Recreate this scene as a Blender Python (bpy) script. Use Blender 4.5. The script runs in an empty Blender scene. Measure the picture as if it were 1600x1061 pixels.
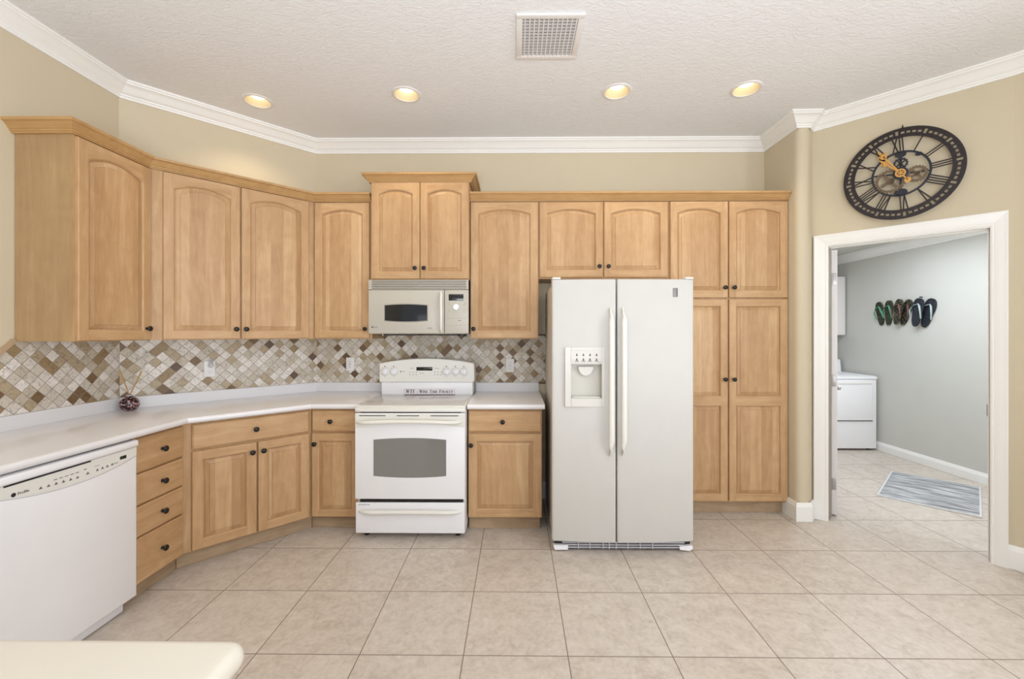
import bpy, bmesh, math, random
from math import sin, cos, pi, radians, sqrt
from mathutils import Vector, Matrix
random.seed(7)
S = bpy.context.scene
COL = S.collection

# ------------------------------------------------------------------ camera, world, light, exposure
FPX = 661.8
cam_d = bpy.data.cameras.new('camera'); cam = bpy.data.objects.new('camera', cam_d); COL.objects.link(cam)
cam_d.sensor_width = 36; cam_d.lens = FPX / 1600 * 36
cam_d.shift_y = -9.7 / 1600
cam_d.clip_start = .05
cam.location = (0, 0, 1.411)
cam.rotation_euler = (pi / 2, 0, .00984)
S.camera = cam
S.view_settings.view_transform = 'Standard'
S.view_settings.look = 'None'
S.view_settings.gamma = 1
S.view_settings.use_curve_mapping = False
S.view_settings.exposure = 0.28

W = bpy.data.worlds.new('daylight'); S.world = W; W.use_nodes = True
W.node_tree.nodes['Background'].inputs[0].default_value = (.86, .93, 1, 1)
W.node_tree.nodes['Background'].inputs[1].default_value = .72

def area(name, loc, target, sx, sy, power, col=(1, 1, 1)):
    l = bpy.data.lights.new(name, 'AREA'); l.shape = 'RECTANGLE'; l.size = sx; l.size_y = sy
    l.energy = power; l.color = col
    o = bpy.data.objects.new(name, l); COL.objects.link(o); o.location = loc
    o.rotation_euler = (Vector(target) - Vector(loc)).to_track_quat('-Z', 'Y').to_euler()
    return o
area('window_daylight', (.2, -2.6, 1.0), (.0, 3.0, .45), 4.6, 1.6, 27, (.90, .95, 1))
area('ceiling_fill_light', (.3, -1.0, 1.25), (.3, -.55, 3.05), 2.4, 1.2, 98, (.86, .93, 1))  # added fill aimed upward to brighten the ceiling
area('side_fill_light', (4.4, -1.6, 1.7), (-2.4, 1.6, 1.5), 2.2, 1.8, 82, (.93, .96, 1))  # unseen fill added at the right to lift the left wall and dishwasher
area('laundry_top_fill_light', (3.3, 3.9, 2.38), (3.3, 4.0, 0), 1.2, 1.4, 31, (.82, .91, 1))  # unseen fill added under the laundry ceiling to light that closed room
area('laundry_front_fill_light', (3.75, 2.0, 1.5), (3.6, 5.5, 1.4), .9, 1.1, 12, (.9, .95, 1))  # extra fill added to even out the laundry; the wall behind has no window

# ------------------------------------------------------------------ materials
def lin(c):
    c = c / 255
    return c / 12.92 if c <= .04045 else ((c + .055) / 1.055) ** 2.4
def rgb(r, g, b): return (lin(r), lin(g), lin(b), 1)
MATS = {}
def base_mat(name):
    m = bpy.data.materials.new(name); m.use_nodes = True; MATS[name] = m
    return m, m.node_tree, m.node_tree.nodes['Principled BSDF']
def plain(name, col, rough=.5, metal=0, bump=0, bscale=200, coat=0, spec=None):
    m, nt, b = base_mat(name)
    b.inputs['Base Color'].default_value = col; b.inputs['Roughness'].default_value = rough
    b.inputs['Metallic'].default_value = metal
    if coat: b.inputs['Coat Weight'].default_value = coat; b.inputs['Coat Roughness'].default_value = .05
    if spec is not None: b.inputs['Specular IOR Level'].default_value = spec
    tc = nt.nodes.new('ShaderNodeTexCoord'); n = nt.nodes.new('ShaderNodeTexNoise')
    n.inputs['Scale'].default_value = bscale; n.inputs['Detail'].default_value = 3
    nt.links.new(tc.outputs['Object'], n.inputs['Vector'])
    # slight tone variation so nothing is a single flat value
    mx = nt.nodes.new('ShaderNodeMix'); mx.data_type = 'RGBA'
    mx.inputs[6].default_value = col; mx.inputs[7].default_value = tuple(x * .95 for x in col[:3]) + (1,)
    n2 = nt.nodes.new('ShaderNodeTexNoise'); n2.inputs['Scale'].default_value = 6
    nt.links.new(tc.outputs['Object'], n2.inputs['Vector'])
    nt.links.new(n2.outputs['Fac'], mx.inputs[0]); nt.links.new(mx.outputs[2], b.inputs['Base Color'])
    if bump:
        bp = nt.nodes.new('ShaderNodeBump'); bp.inputs['Strength'].default_value = bump; bp.inputs['Distance'].default_value = .002
        nt.links.new(n.outputs['Fac'], bp.inputs['Height']); nt.links.new(bp.outputs[0], b.inputs['Normal'])
    return m
def emit(name, col, st):
    m, nt, b = base_mat(name)
    b.inputs['Base Color'].default_value = col
    b.inputs['Emission Color'].default_value = col; b.inputs['Emission Strength'].default_value = st
    return m
def N(nt, t, **kw):
    n = nt.nodes.new(t)
    for k, v in kw.items(): setattr(n, k, v)
    return n
def math_n(nt, op, a, b=None, c=None):
    n = nt.nodes.new('ShaderNodeMath'); n.operation = op
    for i, v in enumerate((a, b, c)):
        if v is None: continue
        if isinstance(v, (int, float)): n.inputs[i].default_value = v
        else: nt.links.new(v, n.inputs[i])
    return n.outputs[0]
def ramp(nt, fac, stops, interp='LINEAR'):
    r = nt.nodes.new('ShaderNodeValToRGB'); r.color_ramp.interpolation = interp
    el = r.color_ramp.elements
    while len(el) < len(stops): el.new(.5)
    for e, (p, c) in zip(el, stops): e.position = p; e.color = c
    nt.links.new(fac, r.inputs[0]); return r.outputs[0]

def wood(name, lo, mid, hi, axis='z', stave=0, rough=.42):
    m, nt, b = base_mat(name)
    tc = N(nt, 'ShaderNodeTexCoord'); oi = N(nt, 'ShaderNodeObjectInfo')
    off = N(nt, 'ShaderNodeVectorMath', operation='SCALE'); off.inputs[0].default_value = (13.1, 7.7, 9.3)
    nt.links.new(oi.outputs['Random'], off.inputs['Scale'])
    add = N(nt, 'ShaderNodeVectorMath', operation='ADD')
    nt.links.new(tc.outputs['Object'], add.inputs[0]); nt.links.new(off.outputs[0], add.inputs[1])
    src = add.outputs[0]
    rnd = None
    if stave:
        sp = N(nt, 'ShaderNodeSeparateXYZ'); nt.links.new(src, sp.inputs[0])
        idx = math_n(nt, 'FLOOR', math_n(nt, 'DIVIDE', sp.outputs[0], stave))
        wn = N(nt, 'ShaderNodeTexWhiteNoise', noise_dimensions='1D'); nt.links.new(idx, wn.inputs['W'])
        rnd = wn.outputs['Value']
        cb = N(nt, 'ShaderNodeCombineXYZ')
        nt.links.new(math_n(nt, 'MULTIPLY', rnd, 5.0), cb.inputs[2]); nt.links.new(math_n(nt, 'MULTIPLY', rnd, 3.0), cb.inputs[1])
        a2 = N(nt, 'ShaderNodeVectorMath', operation='ADD'); nt.links.new(src, a2.inputs[0]); nt.links.new(cb.outputs[0], a2.inputs[1])
        src = a2.outputs[0]
    def mapped(sc):
        mp = N(nt, 'ShaderNodeMapping')
        mp.inputs['Scale'].default_value = sc
        nt.links.new(src, mp.inputs['Vector']); return mp.outputs[0]
    big, small = (15, 1.6)
    A = {'z': (big, big, small), 'x': (small, big, big), 'y': (big, small, big)}[axis]
    B_ = tuple(v * 7 for v in A)
    n1 = N(nt, 'ShaderNodeTexNoise'); n1.inputs['Scale'].default_value = 1; n1.inputs['Detail'].default_value = 4; n1.inputs['Distortion'].default_value = 1.2
    nt.links.new(mapped(A), n1.inputs['Vector'])
    n2 = N(nt, 'ShaderNodeTexNoise'); n2.inputs['Scale'].default_value = 1; n2.inputs['Detail'].default_value = 3
    nt.links.new(mapped(B_), n2.inputs['Vector'])
    n3 = N(nt, 'ShaderNodeTexNoise'); n3.inputs['Scale'].default_value = 5.5; n3.inputs['Detail'].default_value = 3; n3.inputs['Distortion'].default_value = 1.5
    nt.links.new(src, n3.inputs['Vector'])
    f = math_n(nt, 'ADD', math_n(nt, 'MULTIPLY', n1.outputs['Fac'], .48), math_n(nt, 'ADD', math_n(nt, 'MULTIPLY', n2.outputs['Fac'], .20), math_n(nt, 'MULTIPLY', n3.outputs['Fac'], .25)))
    if rnd is not None:
        f = math_n(nt, 'ADD', f, math_n(nt, 'MULTIPLY', math_n(nt, 'SUBTRACT', rnd, .5), .26))
    f = math_n(nt, 'ADD', f, math_n(nt, 'MULTIPLY', math_n(nt, 'SUBTRACT', oi.outputs['Random'], .5), .06))
    c = ramp(nt, f, [(.30, lo), (.5, mid), (.70, hi)])
    nt.links.new(c, b.inputs['Base Color'])
    b.inputs['Roughness'].default_value = rough
    b.inputs['Specular IOR Level'].default_value = .35
    bp = N(nt, 'ShaderNodeBump'); bp.inputs['Strength'].default_value = .08; bp.inputs['Distance'].default_value = .001
    nt.links.new(n2.outputs['Fac'], bp.inputs['Height']); nt.links.new(bp.outputs[0], b.inputs['Normal'])
    return m
WLO, WMI, WHI = rgb(176, 137, 96), rgb(194, 156, 114), rgb(209, 175, 134)
wood('wood_v', WLO, WMI, WHI, 'z'); wood('wood_h', WLO, WMI, WHI, 'x')
wood('wood_panel', WLO, WMI, WHI, 'z', .085)
wood('wood_crown', rgb(172, 132, 84), rgb(187, 147, 97), rgb(200, 161, 111), 'x')
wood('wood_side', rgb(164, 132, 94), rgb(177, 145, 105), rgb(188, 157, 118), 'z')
wood('wood_kick', rgb(150, 125, 98), rgb(172, 146, 116), rgb(190, 165, 134), 'x', 0, .6)

def wall_mat(name, col, bump=.25):
    return plain(name, col, .85, 0, bump, 160)
wall_mat('wall_paint', rgb(211, 197, 170))
wall_mat('laundry_paint', rgb(206, 204, 197))
plain('trim_paint', rgb(246, 244, 240), .35)
plain('door_paint', rgb(236, 230, 228), .4)
def ceiling_mat():
    m, nt, b = base_mat('ceiling_texture')
    b.inputs['Base Color'].default_value = rgb(236, 236, 237); b.inputs['Roughness'].default_value = .9
    tc = N(nt, 'ShaderNodeTexCoord')
    mp = N(nt, 'ShaderNodeMapping'); mp.inputs['Scale'].default_value = (.7, 1.15, 1); nt.links.new(tc.outputs['Object'], mp.inputs['Vector'])
    n = N(nt, 'ShaderNodeTexNoise'); n.inputs['Scale'].default_value = 34; n.inputs['Detail'].default_value = 4; n.inputs['Distortion'].default_value = 1.2
    nt.links.new(mp.outputs[0], n.inputs['Vector'])
    r = ramp(nt, n.outputs['Fac'], [(.42, (0, 0, 0, 1)), (.56, (1, 1, 1, 1))])
    bp = N(nt, 'ShaderNodeBump'); bp.inputs['Strength'].default_value = .34; bp.inputs['Distance'].default_value = .0035
    nt.links.new(r, bp.inputs['Height']); nt.links.new(bp.outputs[0], b.inputs['Normal'])
ceiling_mat()
def floor_mat():
    m, nt, b = base_mat('floor_tile'); P = .4572; g = .0042
    tc = N(nt, 'ShaderNodeTexCoord'); sp = N(nt, 'ShaderNodeSeparateXYZ'); nt.links.new(tc.outputs['Object'], sp.inputs[0])
    x = math_n(nt, 'DIVIDE', math_n(nt, 'SUBTRACT', sp.outputs[0], .2263 - 20 * P), P)
    y = math_n(nt, 'DIVIDE', math_n(nt, 'SUBTRACT', sp.outputs[1], 1.8527 - 20 * P), P)
    fx, fy = math_n(nt, 'FRACT', x), math_n(nt, 'FRACT', y)
    dx = math_n(nt, 'MINIMUM', fx, math_n(nt, 'SUBTRACT', 1, fx)); dy = math_n(nt, 'MINIMUM', fy, math_n(nt, 'SUBTRACT', 1, fy))
    d = math_n(nt, 'MULTIPLY', math_n(nt, 'MINIMUM', dx, dy), P)
    grout = math_n(nt, 'LESS_THAN', d, g / 2)
    cb = N(nt, 'ShaderNodeCombineXYZ'); nt.links.new(math_n(nt, 'FLOOR', x), cb.inputs[0]); nt.links.new(math_n(nt, 'FLOOR', y), cb.inputs[1])
    wn = N(nt, 'ShaderNodeTexWhiteNoise', noise_dimensions='3D'); nt.links.new(cb.outputs[0], wn.inputs['Vector'])
    sh = N(nt, 'ShaderNodeVectorMath', operation='SCALE'); nt.links.new(wn.outputs['Color'], sh.inputs[0]); sh.inputs['Scale'].default_value = 9
    ad = N(nt, 'ShaderNodeVectorMath', operation='ADD'); nt.links.new(tc.outputs['Object'], ad.inputs[0]); nt.links.new(sh.outputs[0], ad.inputs[1])
    n1 = N(nt, 'ShaderNodeTexNoise'); n1.inputs['Scale'].default_value = 13; n1.inputs['Detail'].default_value = 8; n1.inputs['Roughness'].default_value = .74; n1.inputs['Distortion'].default_value = .6
    nt.links.new(ad.outputs[0], n1.inputs['Vector'])
    n2 = N(nt, 'ShaderNodeTexNoise'); n2.inputs['Scale'].default_value = 45; n2.inputs['Detail'].default_value = 4
    nt.links.new(ad.outputs[0], n2.inputs['Vector'])
    f = math_n(nt, 'ADD', math_n(nt, 'MULTIPLY', n1.outputs['Fac'], .7), math_n(nt, 'MULTIPLY', n2.outputs['Fac'], .3))
    f = math_n(nt, 'ADD', f, math_n(nt, 'MULTIPLY', math_n(nt, 'SUBTRACT', wn.outputs['Value'], .5), .04))
    c = ramp(nt, f, [(.34, rgb(182, 169, 155)), (.5, rgb(202, 190, 178)), (.66, rgb(214, 204, 193))])
    mx = N(nt, 'ShaderNodeMix', data_type='RGBA'); nt.links.new(grout, mx.inputs[0]); nt.links.new(c, mx.inputs[6]); mx.inputs[7].default_value = rgb(120, 105, 90)
    nt.links.new(mx.outputs[2], b.inputs['Base Color'])
    rr = math_n(nt, 'ADD', math_n(nt, 'MULTIPLY', grout, .4), .38); nt.links.new(rr, b.inputs['Roughness'])
    hgt = math_n(nt, 'SUBTRACT', math_n(nt, 'MULTIPLY', n1.outputs['Fac'], .25), math_n(nt, 'MULTIPLY', grout, 1))
    bp = N(nt, 'ShaderNodeBump'); bp.inputs['Strength'].default_value = .35; bp.inputs['Distance'].default_value = .0015
    nt.links.new(hgt, bp.inputs['Height']); nt.links.new(bp.outputs[0], b.inputs['Normal'])
floor_mat()
def mosaic_mat():
    m, nt, b = base_mat('mosaic_tile'); P = .0519
    tc = N(nt, 'ShaderNodeTexCoord'); oi = N(nt, 'ShaderNodeObjectInfo')
    sp = N(nt, 'ShaderNodeSeparateXYZ'); nt.links.new(tc.outputs['Object'], sp.inputs[0])
    q = P * sqrt(2)
    u = math_n(nt, 'ADD', math_n(nt, 'DIVIDE', math_n(nt, 'ADD', sp.outputs[0], sp.outputs[2]), q), 200.5)
    v = math_n(nt, 'ADD', math_n(nt, 'DIVIDE', math_n(nt, 'SUBTRACT', sp.outputs[2], sp.outputs[0]), q), 200.5)
    fu, fv = math_n(nt, 'FRACT', u), math_n(nt, 'FRACT', v)
    du = math_n(nt, 'MINIMUM', fu, math_n(nt, 'SUBTRACT', 1, fu)); dv = math_n(nt, 'MINIMUM', fv, math_n(nt, 'SUBTRACT', 1, fv))
    d = math_n(nt, 'MULTIPLY', math_n(nt, 'MINIMUM', du, dv), P)
    nz = N(nt, 'ShaderNodeTexNoise'); nz.inputs['Scale'].default_value = 60; nt.links.new(tc.outputs['Object'], nz.inputs['Vector'])
    d = math_n(nt, 'ADD', d, math_n(nt, 'MULTIPLY', math_n(nt, 'SUBTRACT', nz.outputs['Fac'], .5), .0012))
    grout = math_n(nt, 'LESS_THAN', d, .0013)
    cb = N(nt, 'ShaderNodeCombineXYZ'); nt.links.new(math_n(nt, 'FLOOR', u), cb.inputs[0]); nt.links.new(math_n(nt, 'FLOOR', v), cb.inputs[1]); nt.links.new(math_n(nt, 'MULTIPLY', oi.outputs['Random'], 50), cb.inputs[2])
    wn = N(nt, 'ShaderNodeTexWhiteNoise', noise_dimensions='3D'); nt.links.new(cb.outputs[0], wn.inputs['Vector'])
    base = ramp(nt, wn.outputs['Value'], [(0, rgb(226, 219, 212)), (.17, rgb(214, 206, 196)), (.38, rgb(202, 193, 180)), (.58, rgb(192, 180, 162)), (.74, rgb(176, 158, 130)), (.86, rgb(152, 128, 94)), (.93, rgb(120, 94, 66)), (.975, rgb(98, 74, 56))], 'CONSTANT')
    sh = N(nt, 'ShaderNodeVectorMath', operation='SCALE'); nt.links.new(wn.outputs['Color'], sh.inputs[0]); sh.inputs['Scale'].default_value = 5
    ad = N(nt, 'ShaderNodeVectorMath', operation='ADD'); nt.links.new(tc.outputs['Object'], ad.inputs[0]); nt.links.new(sh.outputs[0], ad.inputs[1])
    n1 = N(nt, 'ShaderNodeTexNoise'); n1.inputs['Scale'].default_value = 50; n1.inputs['Detail'].default_value = 5; n1.inputs['Distortion'].default_value = 1.5
    nt.links.new(ad.outputs[0], n1.inputs['Vector'])
    vr = ramp(nt, n1.outputs['Fac'], [(.3, (.50, .46, .40, 1)), (.46, (.95, .94, .92, 1)), (.7, (1.12, 1.1, 1.06, 1))])
    ml = N(nt, 'ShaderNodeMix', data_type='RGBA', blend_type='MULTIPLY'); ml.inputs[0].default_value = .85
    nt.links.new(base, ml.inputs[6]); nt.links.new(vr, ml.inputs[7])
    mx = N(nt, 'ShaderNodeMix', data_type='RGBA'); nt.links.new(grout, mx.inputs[0]); nt.links.new(ml.outputs[2], mx.inputs[6]); mx.inputs[7].default_value = rgb(150, 138, 124)
    nt.links.new(mx.outputs[2], b.inputs['Base Color'])
    b.inputs['Roughness'].default_value = .5
    h = math_n(nt, 'MINIMUM', math_n(nt, 'MULTIPLY', d, 400), 1)
    bp = N(nt, 'ShaderNodeBump'); bp.inputs['Strength'].default_value = .5; bp.inputs['Distance'].default_value = .002
    nt.links.new(h, bp.inputs['Height']); nt.links.new(bp.outputs[0], b.inputs['Normal'])
mosaic_mat()
plain('counter_white', rgb(234, 231, 232), .2, 0, 0, 100, coat=.25)
plain('upstand_white', rgb(226, 223, 224), .5)
plain('island_cream', rgb(224, 217, 203), .3)
plain('appliance_white', rgb(240, 238, 239), .3)
plain('appliance_cream', rgb(230, 227, 219), .28)
plain('fridge_white', rgb(208, 204, 198), .28, 0, .55, 380)
plain('dispenser_white', rgb(218, 213, 205), .3)
plain('dispenser_inner', rgb(206, 201, 190), .35)
plain('fridge_side', rgb(205, 196, 184), .45, 0, .4, 380)
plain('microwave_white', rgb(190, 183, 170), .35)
plain('handle_cream', rgb(232, 229, 220), .25)
plain('range_glass', rgb(205, 200, 196), .07)
plain('window_glass', rgb(20, 20, 22), .06)
plain('oven_glass', rgb(128, 126, 121), .1, coat=.5)
plain('display', rgb(30, 26, 14), .12)
plain('display_green', rgb(24, 44, 30), .15)
plain('black', rgb(14, 12, 12), .35)
plain('gap_dark', rgb(40, 34, 30), .8)
plain('knob_black', rgb(12, 10, 10), .42)
plain('ink', rgb(95, 92, 98), .6)
plain('ink_dark', rgb(34, 32, 40), .6)
plain('ink_light', rgb(165, 160, 155), .6)
plain('ring_grey', rgb(188, 184, 180), .3)
plain('groove', rgb(150, 145, 136), .6)
plain('badge', rgb(140, 134, 132), .35, .4)
plain('badge_dark', rgb(92, 84, 84), .4)
plain('sign_face', rgb(228, 220, 222), .5)
plain('plastic_white', rgb(232, 228, 226), .35)
plain('plastic_grey', rgb(190, 186, 190), .3)
plain('vent_white', rgb(232, 228, 225), .45)
plain('vent_dark', rgb(70, 66, 64), .8)
plain('vent_grey', rgb(200, 196, 194), .6)
plain('clock_metal', rgb(44, 36, 36), .45, .3)
plain('clock_inner', rgb(42, 44, 52), .45, .3)
plain('bronze', rgb(112, 96, 76), .35, .6)
plain('gold', rgb(214, 160, 86), .4, .3)
plain('steel', rgb(176, 170, 168), .35, .7)
plain('steel_dark', rgb(90, 88, 90), .3, .8)
plain('reed', rgb(196, 150, 92), .7)
plain('dark_tile_edge', rgb(82, 58, 46), .5)
plain('wood_tile_edge', rgb(186, 158, 126), .5)
plain('strap_mint', rgb(92, 156, 120), .5)
plain('strap_pale', rgb(172, 188, 184), .5)
plain('strap_brown', rgb(110, 78, 74), .6)
plain('light_trim', rgb(205, 188, 150), .6)
emit('lamp_glow', (1, .96, .88, 1), 2.4)
def spotted(name, a, b_, c_, scale, rough=.7, lo=.42, hi=.58):
    m, nt, b = base_mat(name)
    tc = N(nt, 'ShaderNodeTexCoord'); n = N(nt, 'ShaderNodeTexNoise'); n.inputs['Scale'].default_value = scale; n.inputs['Detail'].default_value = 2
    nt.links.new(tc.outputs['Object'], n.inputs['Vector'])
    c = ramp(nt, n.outputs['Fac'], [(lo, a), (.5, b_), (hi, c_)]); nt.links.new(c, b.inputs['Base Color']); b.inputs['Roughness'].default_value = rough
spotted('camo_green', rgb(12, 22, 16), rgb(34, 46, 30), rgb(78, 76, 44), 60)
spotted('camo_brown', rgb(20, 17, 18), rgb(48, 44, 36), rgb(92, 86, 56), 50)
spotted('foam_navy', rgb(13, 15, 21), rgb(24, 27, 38), rgb(50, 54, 66), 150)
spotted('glass_mottled', rgb(34, 12, 16), rgb(58, 20, 26), rgb(190, 150, 150), 75, .1, .48, .66)
def rug_mat():
    m, nt, b = base_mat('rug_weave')
    tc = N(nt, 'ShaderNodeTexCoord'); mp = N(nt, 'ShaderNodeMapping'); mp.inputs['Scale'].default_value = (20, 3.6, 1)
    nt.links.new(tc.outputs['Object'], mp.inputs['Vector'])
    n = N(nt, 'ShaderNodeTexNoise'); n.inputs['Scale'].default_value = 1; n.inputs['Detail'].default_value = 5; n.inputs['Roughness'].default_value = .6
    nt.links.new(mp.outputs[0], n.inputs['Vector'])
    c = ramp(nt, n.outputs['Fac'], [(.34, rgb(112, 110, 112)), (.5, rgb(160, 160, 162)), (.64, rgb(205, 207, 208))])
    nt.links.new(c, b.inputs['Base Color']); b.inputs['Roughness'].default_value = .95
rug_mat()
plain('rug_edge', rgb(214, 212, 212), .9)

# ------------------------------------------------------------------ mesh builder
def marks(parent, boxes, name='button'):
    for b in boxes: MB().box(*b[:6], b[6]).build(name, parent, smooth=0)
class MB:
    def __init__(s): s.v = []; s.f = []; s.m = []; s.mats = []
    def mi(s, mat):
        if mat not in s.mats: s.mats.append(mat)
        return s.mats.index(mat)
    def add(s, vs, fs, mat):
        o = len(s.v); s.v += [tuple(p) for p in vs]; k = s.mi(mat)
        for f in fs: s.f.append([i + o for i in f]); s.m.append(k)
        return s
    def box(s, x0, x1, y0, y1, z0, z1, mat, c=0):
        if c <= 0:
            vs = [(x, y, z) for x in (x0, x1) for y in (y0, y1) for z in (z0, z1)]
            fs = [(0, 1, 3, 2), (4, 6, 7, 5), (0, 4, 5, 1), (2, 3, 7, 6), (0, 2, 6, 4), (1, 5, 7, 3)]
            return s.add(vs, fs, mat)
        bm = bmesh.new(); bmesh.ops.create_cube(bm, size=1)
        for v in bm.verts:
            v.co = Vector(((x0 + x1) / 2 + v.co.x * (x1 - x0), (y0 + y1) / 2 + v.co.y * (y1 - y0), (z0 + z1) / 2 + v.co.z * (z1 - z0)))
        c = min(c, .49 * min(abs(x1 - x0), abs(y1 - y0), abs(z1 - z0)))
        bmesh.ops.bevel(bm, geom=list(bm.edges), offset=c, segments=3, profile=.5, affect='EDGES')
        s.bm(bm, mat); return s
    def bm(s, bm, mat):
        bm.verts.index_update()
        s.add([v.co[:] for v in bm.verts], [[v.index for v in f.verts] for f in bm.faces], mat); bm.free()
    def prism(s, pts, d0, d1, mat, plane='xz'):
        """polygon pts extruded; plane xz -> along y, xy -> along z, yz -> along x"""
        n = len(pts)
        def P(p, d): return {'xz': (p[0], d, p[1]), 'xy': (p[0], p[1], d), 'yz': (d, p[0], p[1])}[plane]
        vs = [P(p, d0) for p in pts] + [P(p, d1) for p in pts]
        fs = [list(range(n))[::-1], list(range(n, 2 * n))] + [(i, (i + 1) % n, n + (i + 1) % n, n + i) for i in range(n)]
        return s.add(vs, fs, mat)
    def lathe(s, prof, mat, axis='z', c=(0, 0, 0), n=24, sx=1, sy=1, cap=True):
        vs = []; fs = []; k = len(prof)
        for i in range(n):
            a = 2 * pi * i / n
            for r, h in prof:
                p = (r * cos(a) * sx, r * sin(a) * sy, h)
                if axis == 'y': p = (p[0], h, p[1])
                if axis == 'x': p = (h, p[0], p[1])
                vs.append((p[0] + c[0], p[1] + c[1], p[2] + c[2]))
        for i in range(n):
            j = (i + 1) % n
            for q in range(k - 1): fs.append((i * k + q, j * k + q, j * k + q + 1, i * k + q + 1))
        if cap: fs.append([i * k for i in range(n)][::-1]); fs.append([i * k + k - 1 for i in range(n)])
        return s.add(vs, fs, mat)
    def tube(s, path, r, mat, n=10, ry=None):
        path = [Vector(p) for p in path]; vs = []; fs = []; m = len(path)
        for i, p in enumerate(path):
            t = (path[min(i + 1, m - 1)] - path[max(i - 1, 0)]).normalized()
            ref = Vector((0, 0, 1)) if abs(t.z) < .9 else Vector((1, 0, 0))
            a = t.cross(ref).normalized(); b = a.cross(t).normalized()
            rr = r[i] if isinstance(r, (list, tuple)) else r
            r2 = (ry[i] if isinstance(ry, (list, tuple)) else ry) if ry else rr
            for k in range(n):
                q = 2 * pi * k / n; vs.append(tuple(p + a * cos(q) * rr + b * sin(q) * r2))
        for i in range(m - 1):
            for k in range(n): fs.append((i * n + k, i * n + (k + 1) % n, (i + 1) * n + (k + 1) % n, (i + 1) * n + k))
        fs.append(list(range(n))[::-1]); fs.append([(m - 1) * n + k for k in range(n)])
        return s.add(vs, fs, mat)
    def sweep(s, path, prof, mat, closed_prof=True):
        """sweep profile (offset to the right of travel, z) along a 2-D path with mitred joints"""
        P = [Vector(p) for p in path]; m = len(P); k = len(prof); dirs = [(P[i + 1] - P[i]).normalized() for i in range(m - 1)]
        nr = [Vector((d.y, -d.x)) for d in dirs]; vs = []; fs = []
        for i in range(m):
            if i == 0: off = nr[0]
            elif i == m - 1: off = nr[-1]
            else:
                a, b = nr[i - 1], nr[i]; off = (a + b) / (1 + a.dot(b))
            for o, z in prof: vs.append((P[i].x + off.x * o, P[i].y + off.y * o, z))
        for i in range(m - 1):
            for q in range(k):
                w = (q + 1) % k; fs.append((i * k + q, (i + 1) * k + q, (i + 1) * k + w, i * k + w))
        fs.append(list(range(k))); fs.append([(m - 1) * k + q for q in range(k)][::-1])
        return s.add(vs, fs, mat)
    def xform(s, M, start=0):
        s.v = s.v[:start] + [tuple(M @ Vector(p)) for p in s.v[start:]]; return s
    def build(s, name, parent=None, smooth=35, bevel=0, loc=None, rotz=None, label=None):
        me = bpy.data.meshes.new(name); me.from_pydata(s.v, [], s.f)
        for m in s.mats: me.materials.append(MATS[m])
        me.polygons.foreach_set('material_index', s.m)
        bm = bmesh.new(); bm.from_mesh(me); bmesh.ops.recalc_face_normals(bm, faces=bm.faces); bm.to_mesh(me); bm.free()
        if smooth:
            me.polygons.foreach_set('use_smooth', [True] * len(me.polygons)); me.set_sharp_from_angle(angle=radians(smooth))
        me.update()
        o = bpy.data.objects.new(name, me); COL.objects.link(o)
        if parent: o.parent = parent
        if loc: o.location = loc
        if rotz is not None: o.rotation_euler = (0, 0, rotz)
        if bevel:
            b = o.modifiers.new('bevel', 'BEVEL'); b.width = bevel; b.segments = 2; b.limit_method = 'ANGLE'; b.angle_limit = radians(40)
        if label: o['label'] = label
        return o

def thing(name, label, cat, loc=(0, 0, 0), rz=0, group=None):
    o = bpy.data.objects.new(name, None); COL.objects.link(o); o.location = loc; o.rotation_euler = (0, 0, rz)
    o.empty_display_size = .1
    return tag(o, label, cat, group)
def tag(o, label, cat, group=None):
    o['label'] = label; o['category'] = cat
    if group: o['group'] = group
    return o
def struct(o, label=None):
    o['kind'] = 'structure'
    if label: o['label'] = label
    return o

def text_mesh(mb, string, size, x, z, y, mat, bold=0, sx=1.0, align='LEFT', depth=.0004):
    """writing laid on a front face (plane xz, facing -y)"""
    cu = bpy.data.curves.new('t', 'FONT'); cu.body = string; cu.size = size; cu.extrude = depth; cu.offset = bold; cu.align_x = align
    cu.resolution_u = 3
    to = bpy.data.objects.new('t', cu); COL.objects.link(to)
    dg = bpy.context.evaluated_depsgraph_get()
    me = bpy.data.meshes.new_from_object(to.evaluated_get(dg))
    vs = [(x + v.co.x * sx, y - v.co.z, z + v.co.y) for v in me.vertices]
    mb.add(vs, [list(p.vertices) for p in me.polygons], mat)
    bpy.data.objects.remove(to); bpy.data.curves.remove(cu); bpy.data.meshes.remove(me)

# ------------------------------------------------------------------ plan
R2 = 2 ** -.5
XL, YB, XR, ZC = -2.60, 3.63, 2.115, 3.05
P1 = (XL, 2.746); P2 = (-1.716, YB)
DW0 = Vector((2.275, 3.275)); DWd = Vector((R2, -R2)); DWn = Vector((R2, R2))   # wall with the doorway; DWn points into the laundry
def dw(t, o=0):
    p = DW0 + DWd * t + DWn * o; return (p.x, p.y)
DWE = 1.004
XK = 3.03                                    # wall right of the doorway wall

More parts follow.
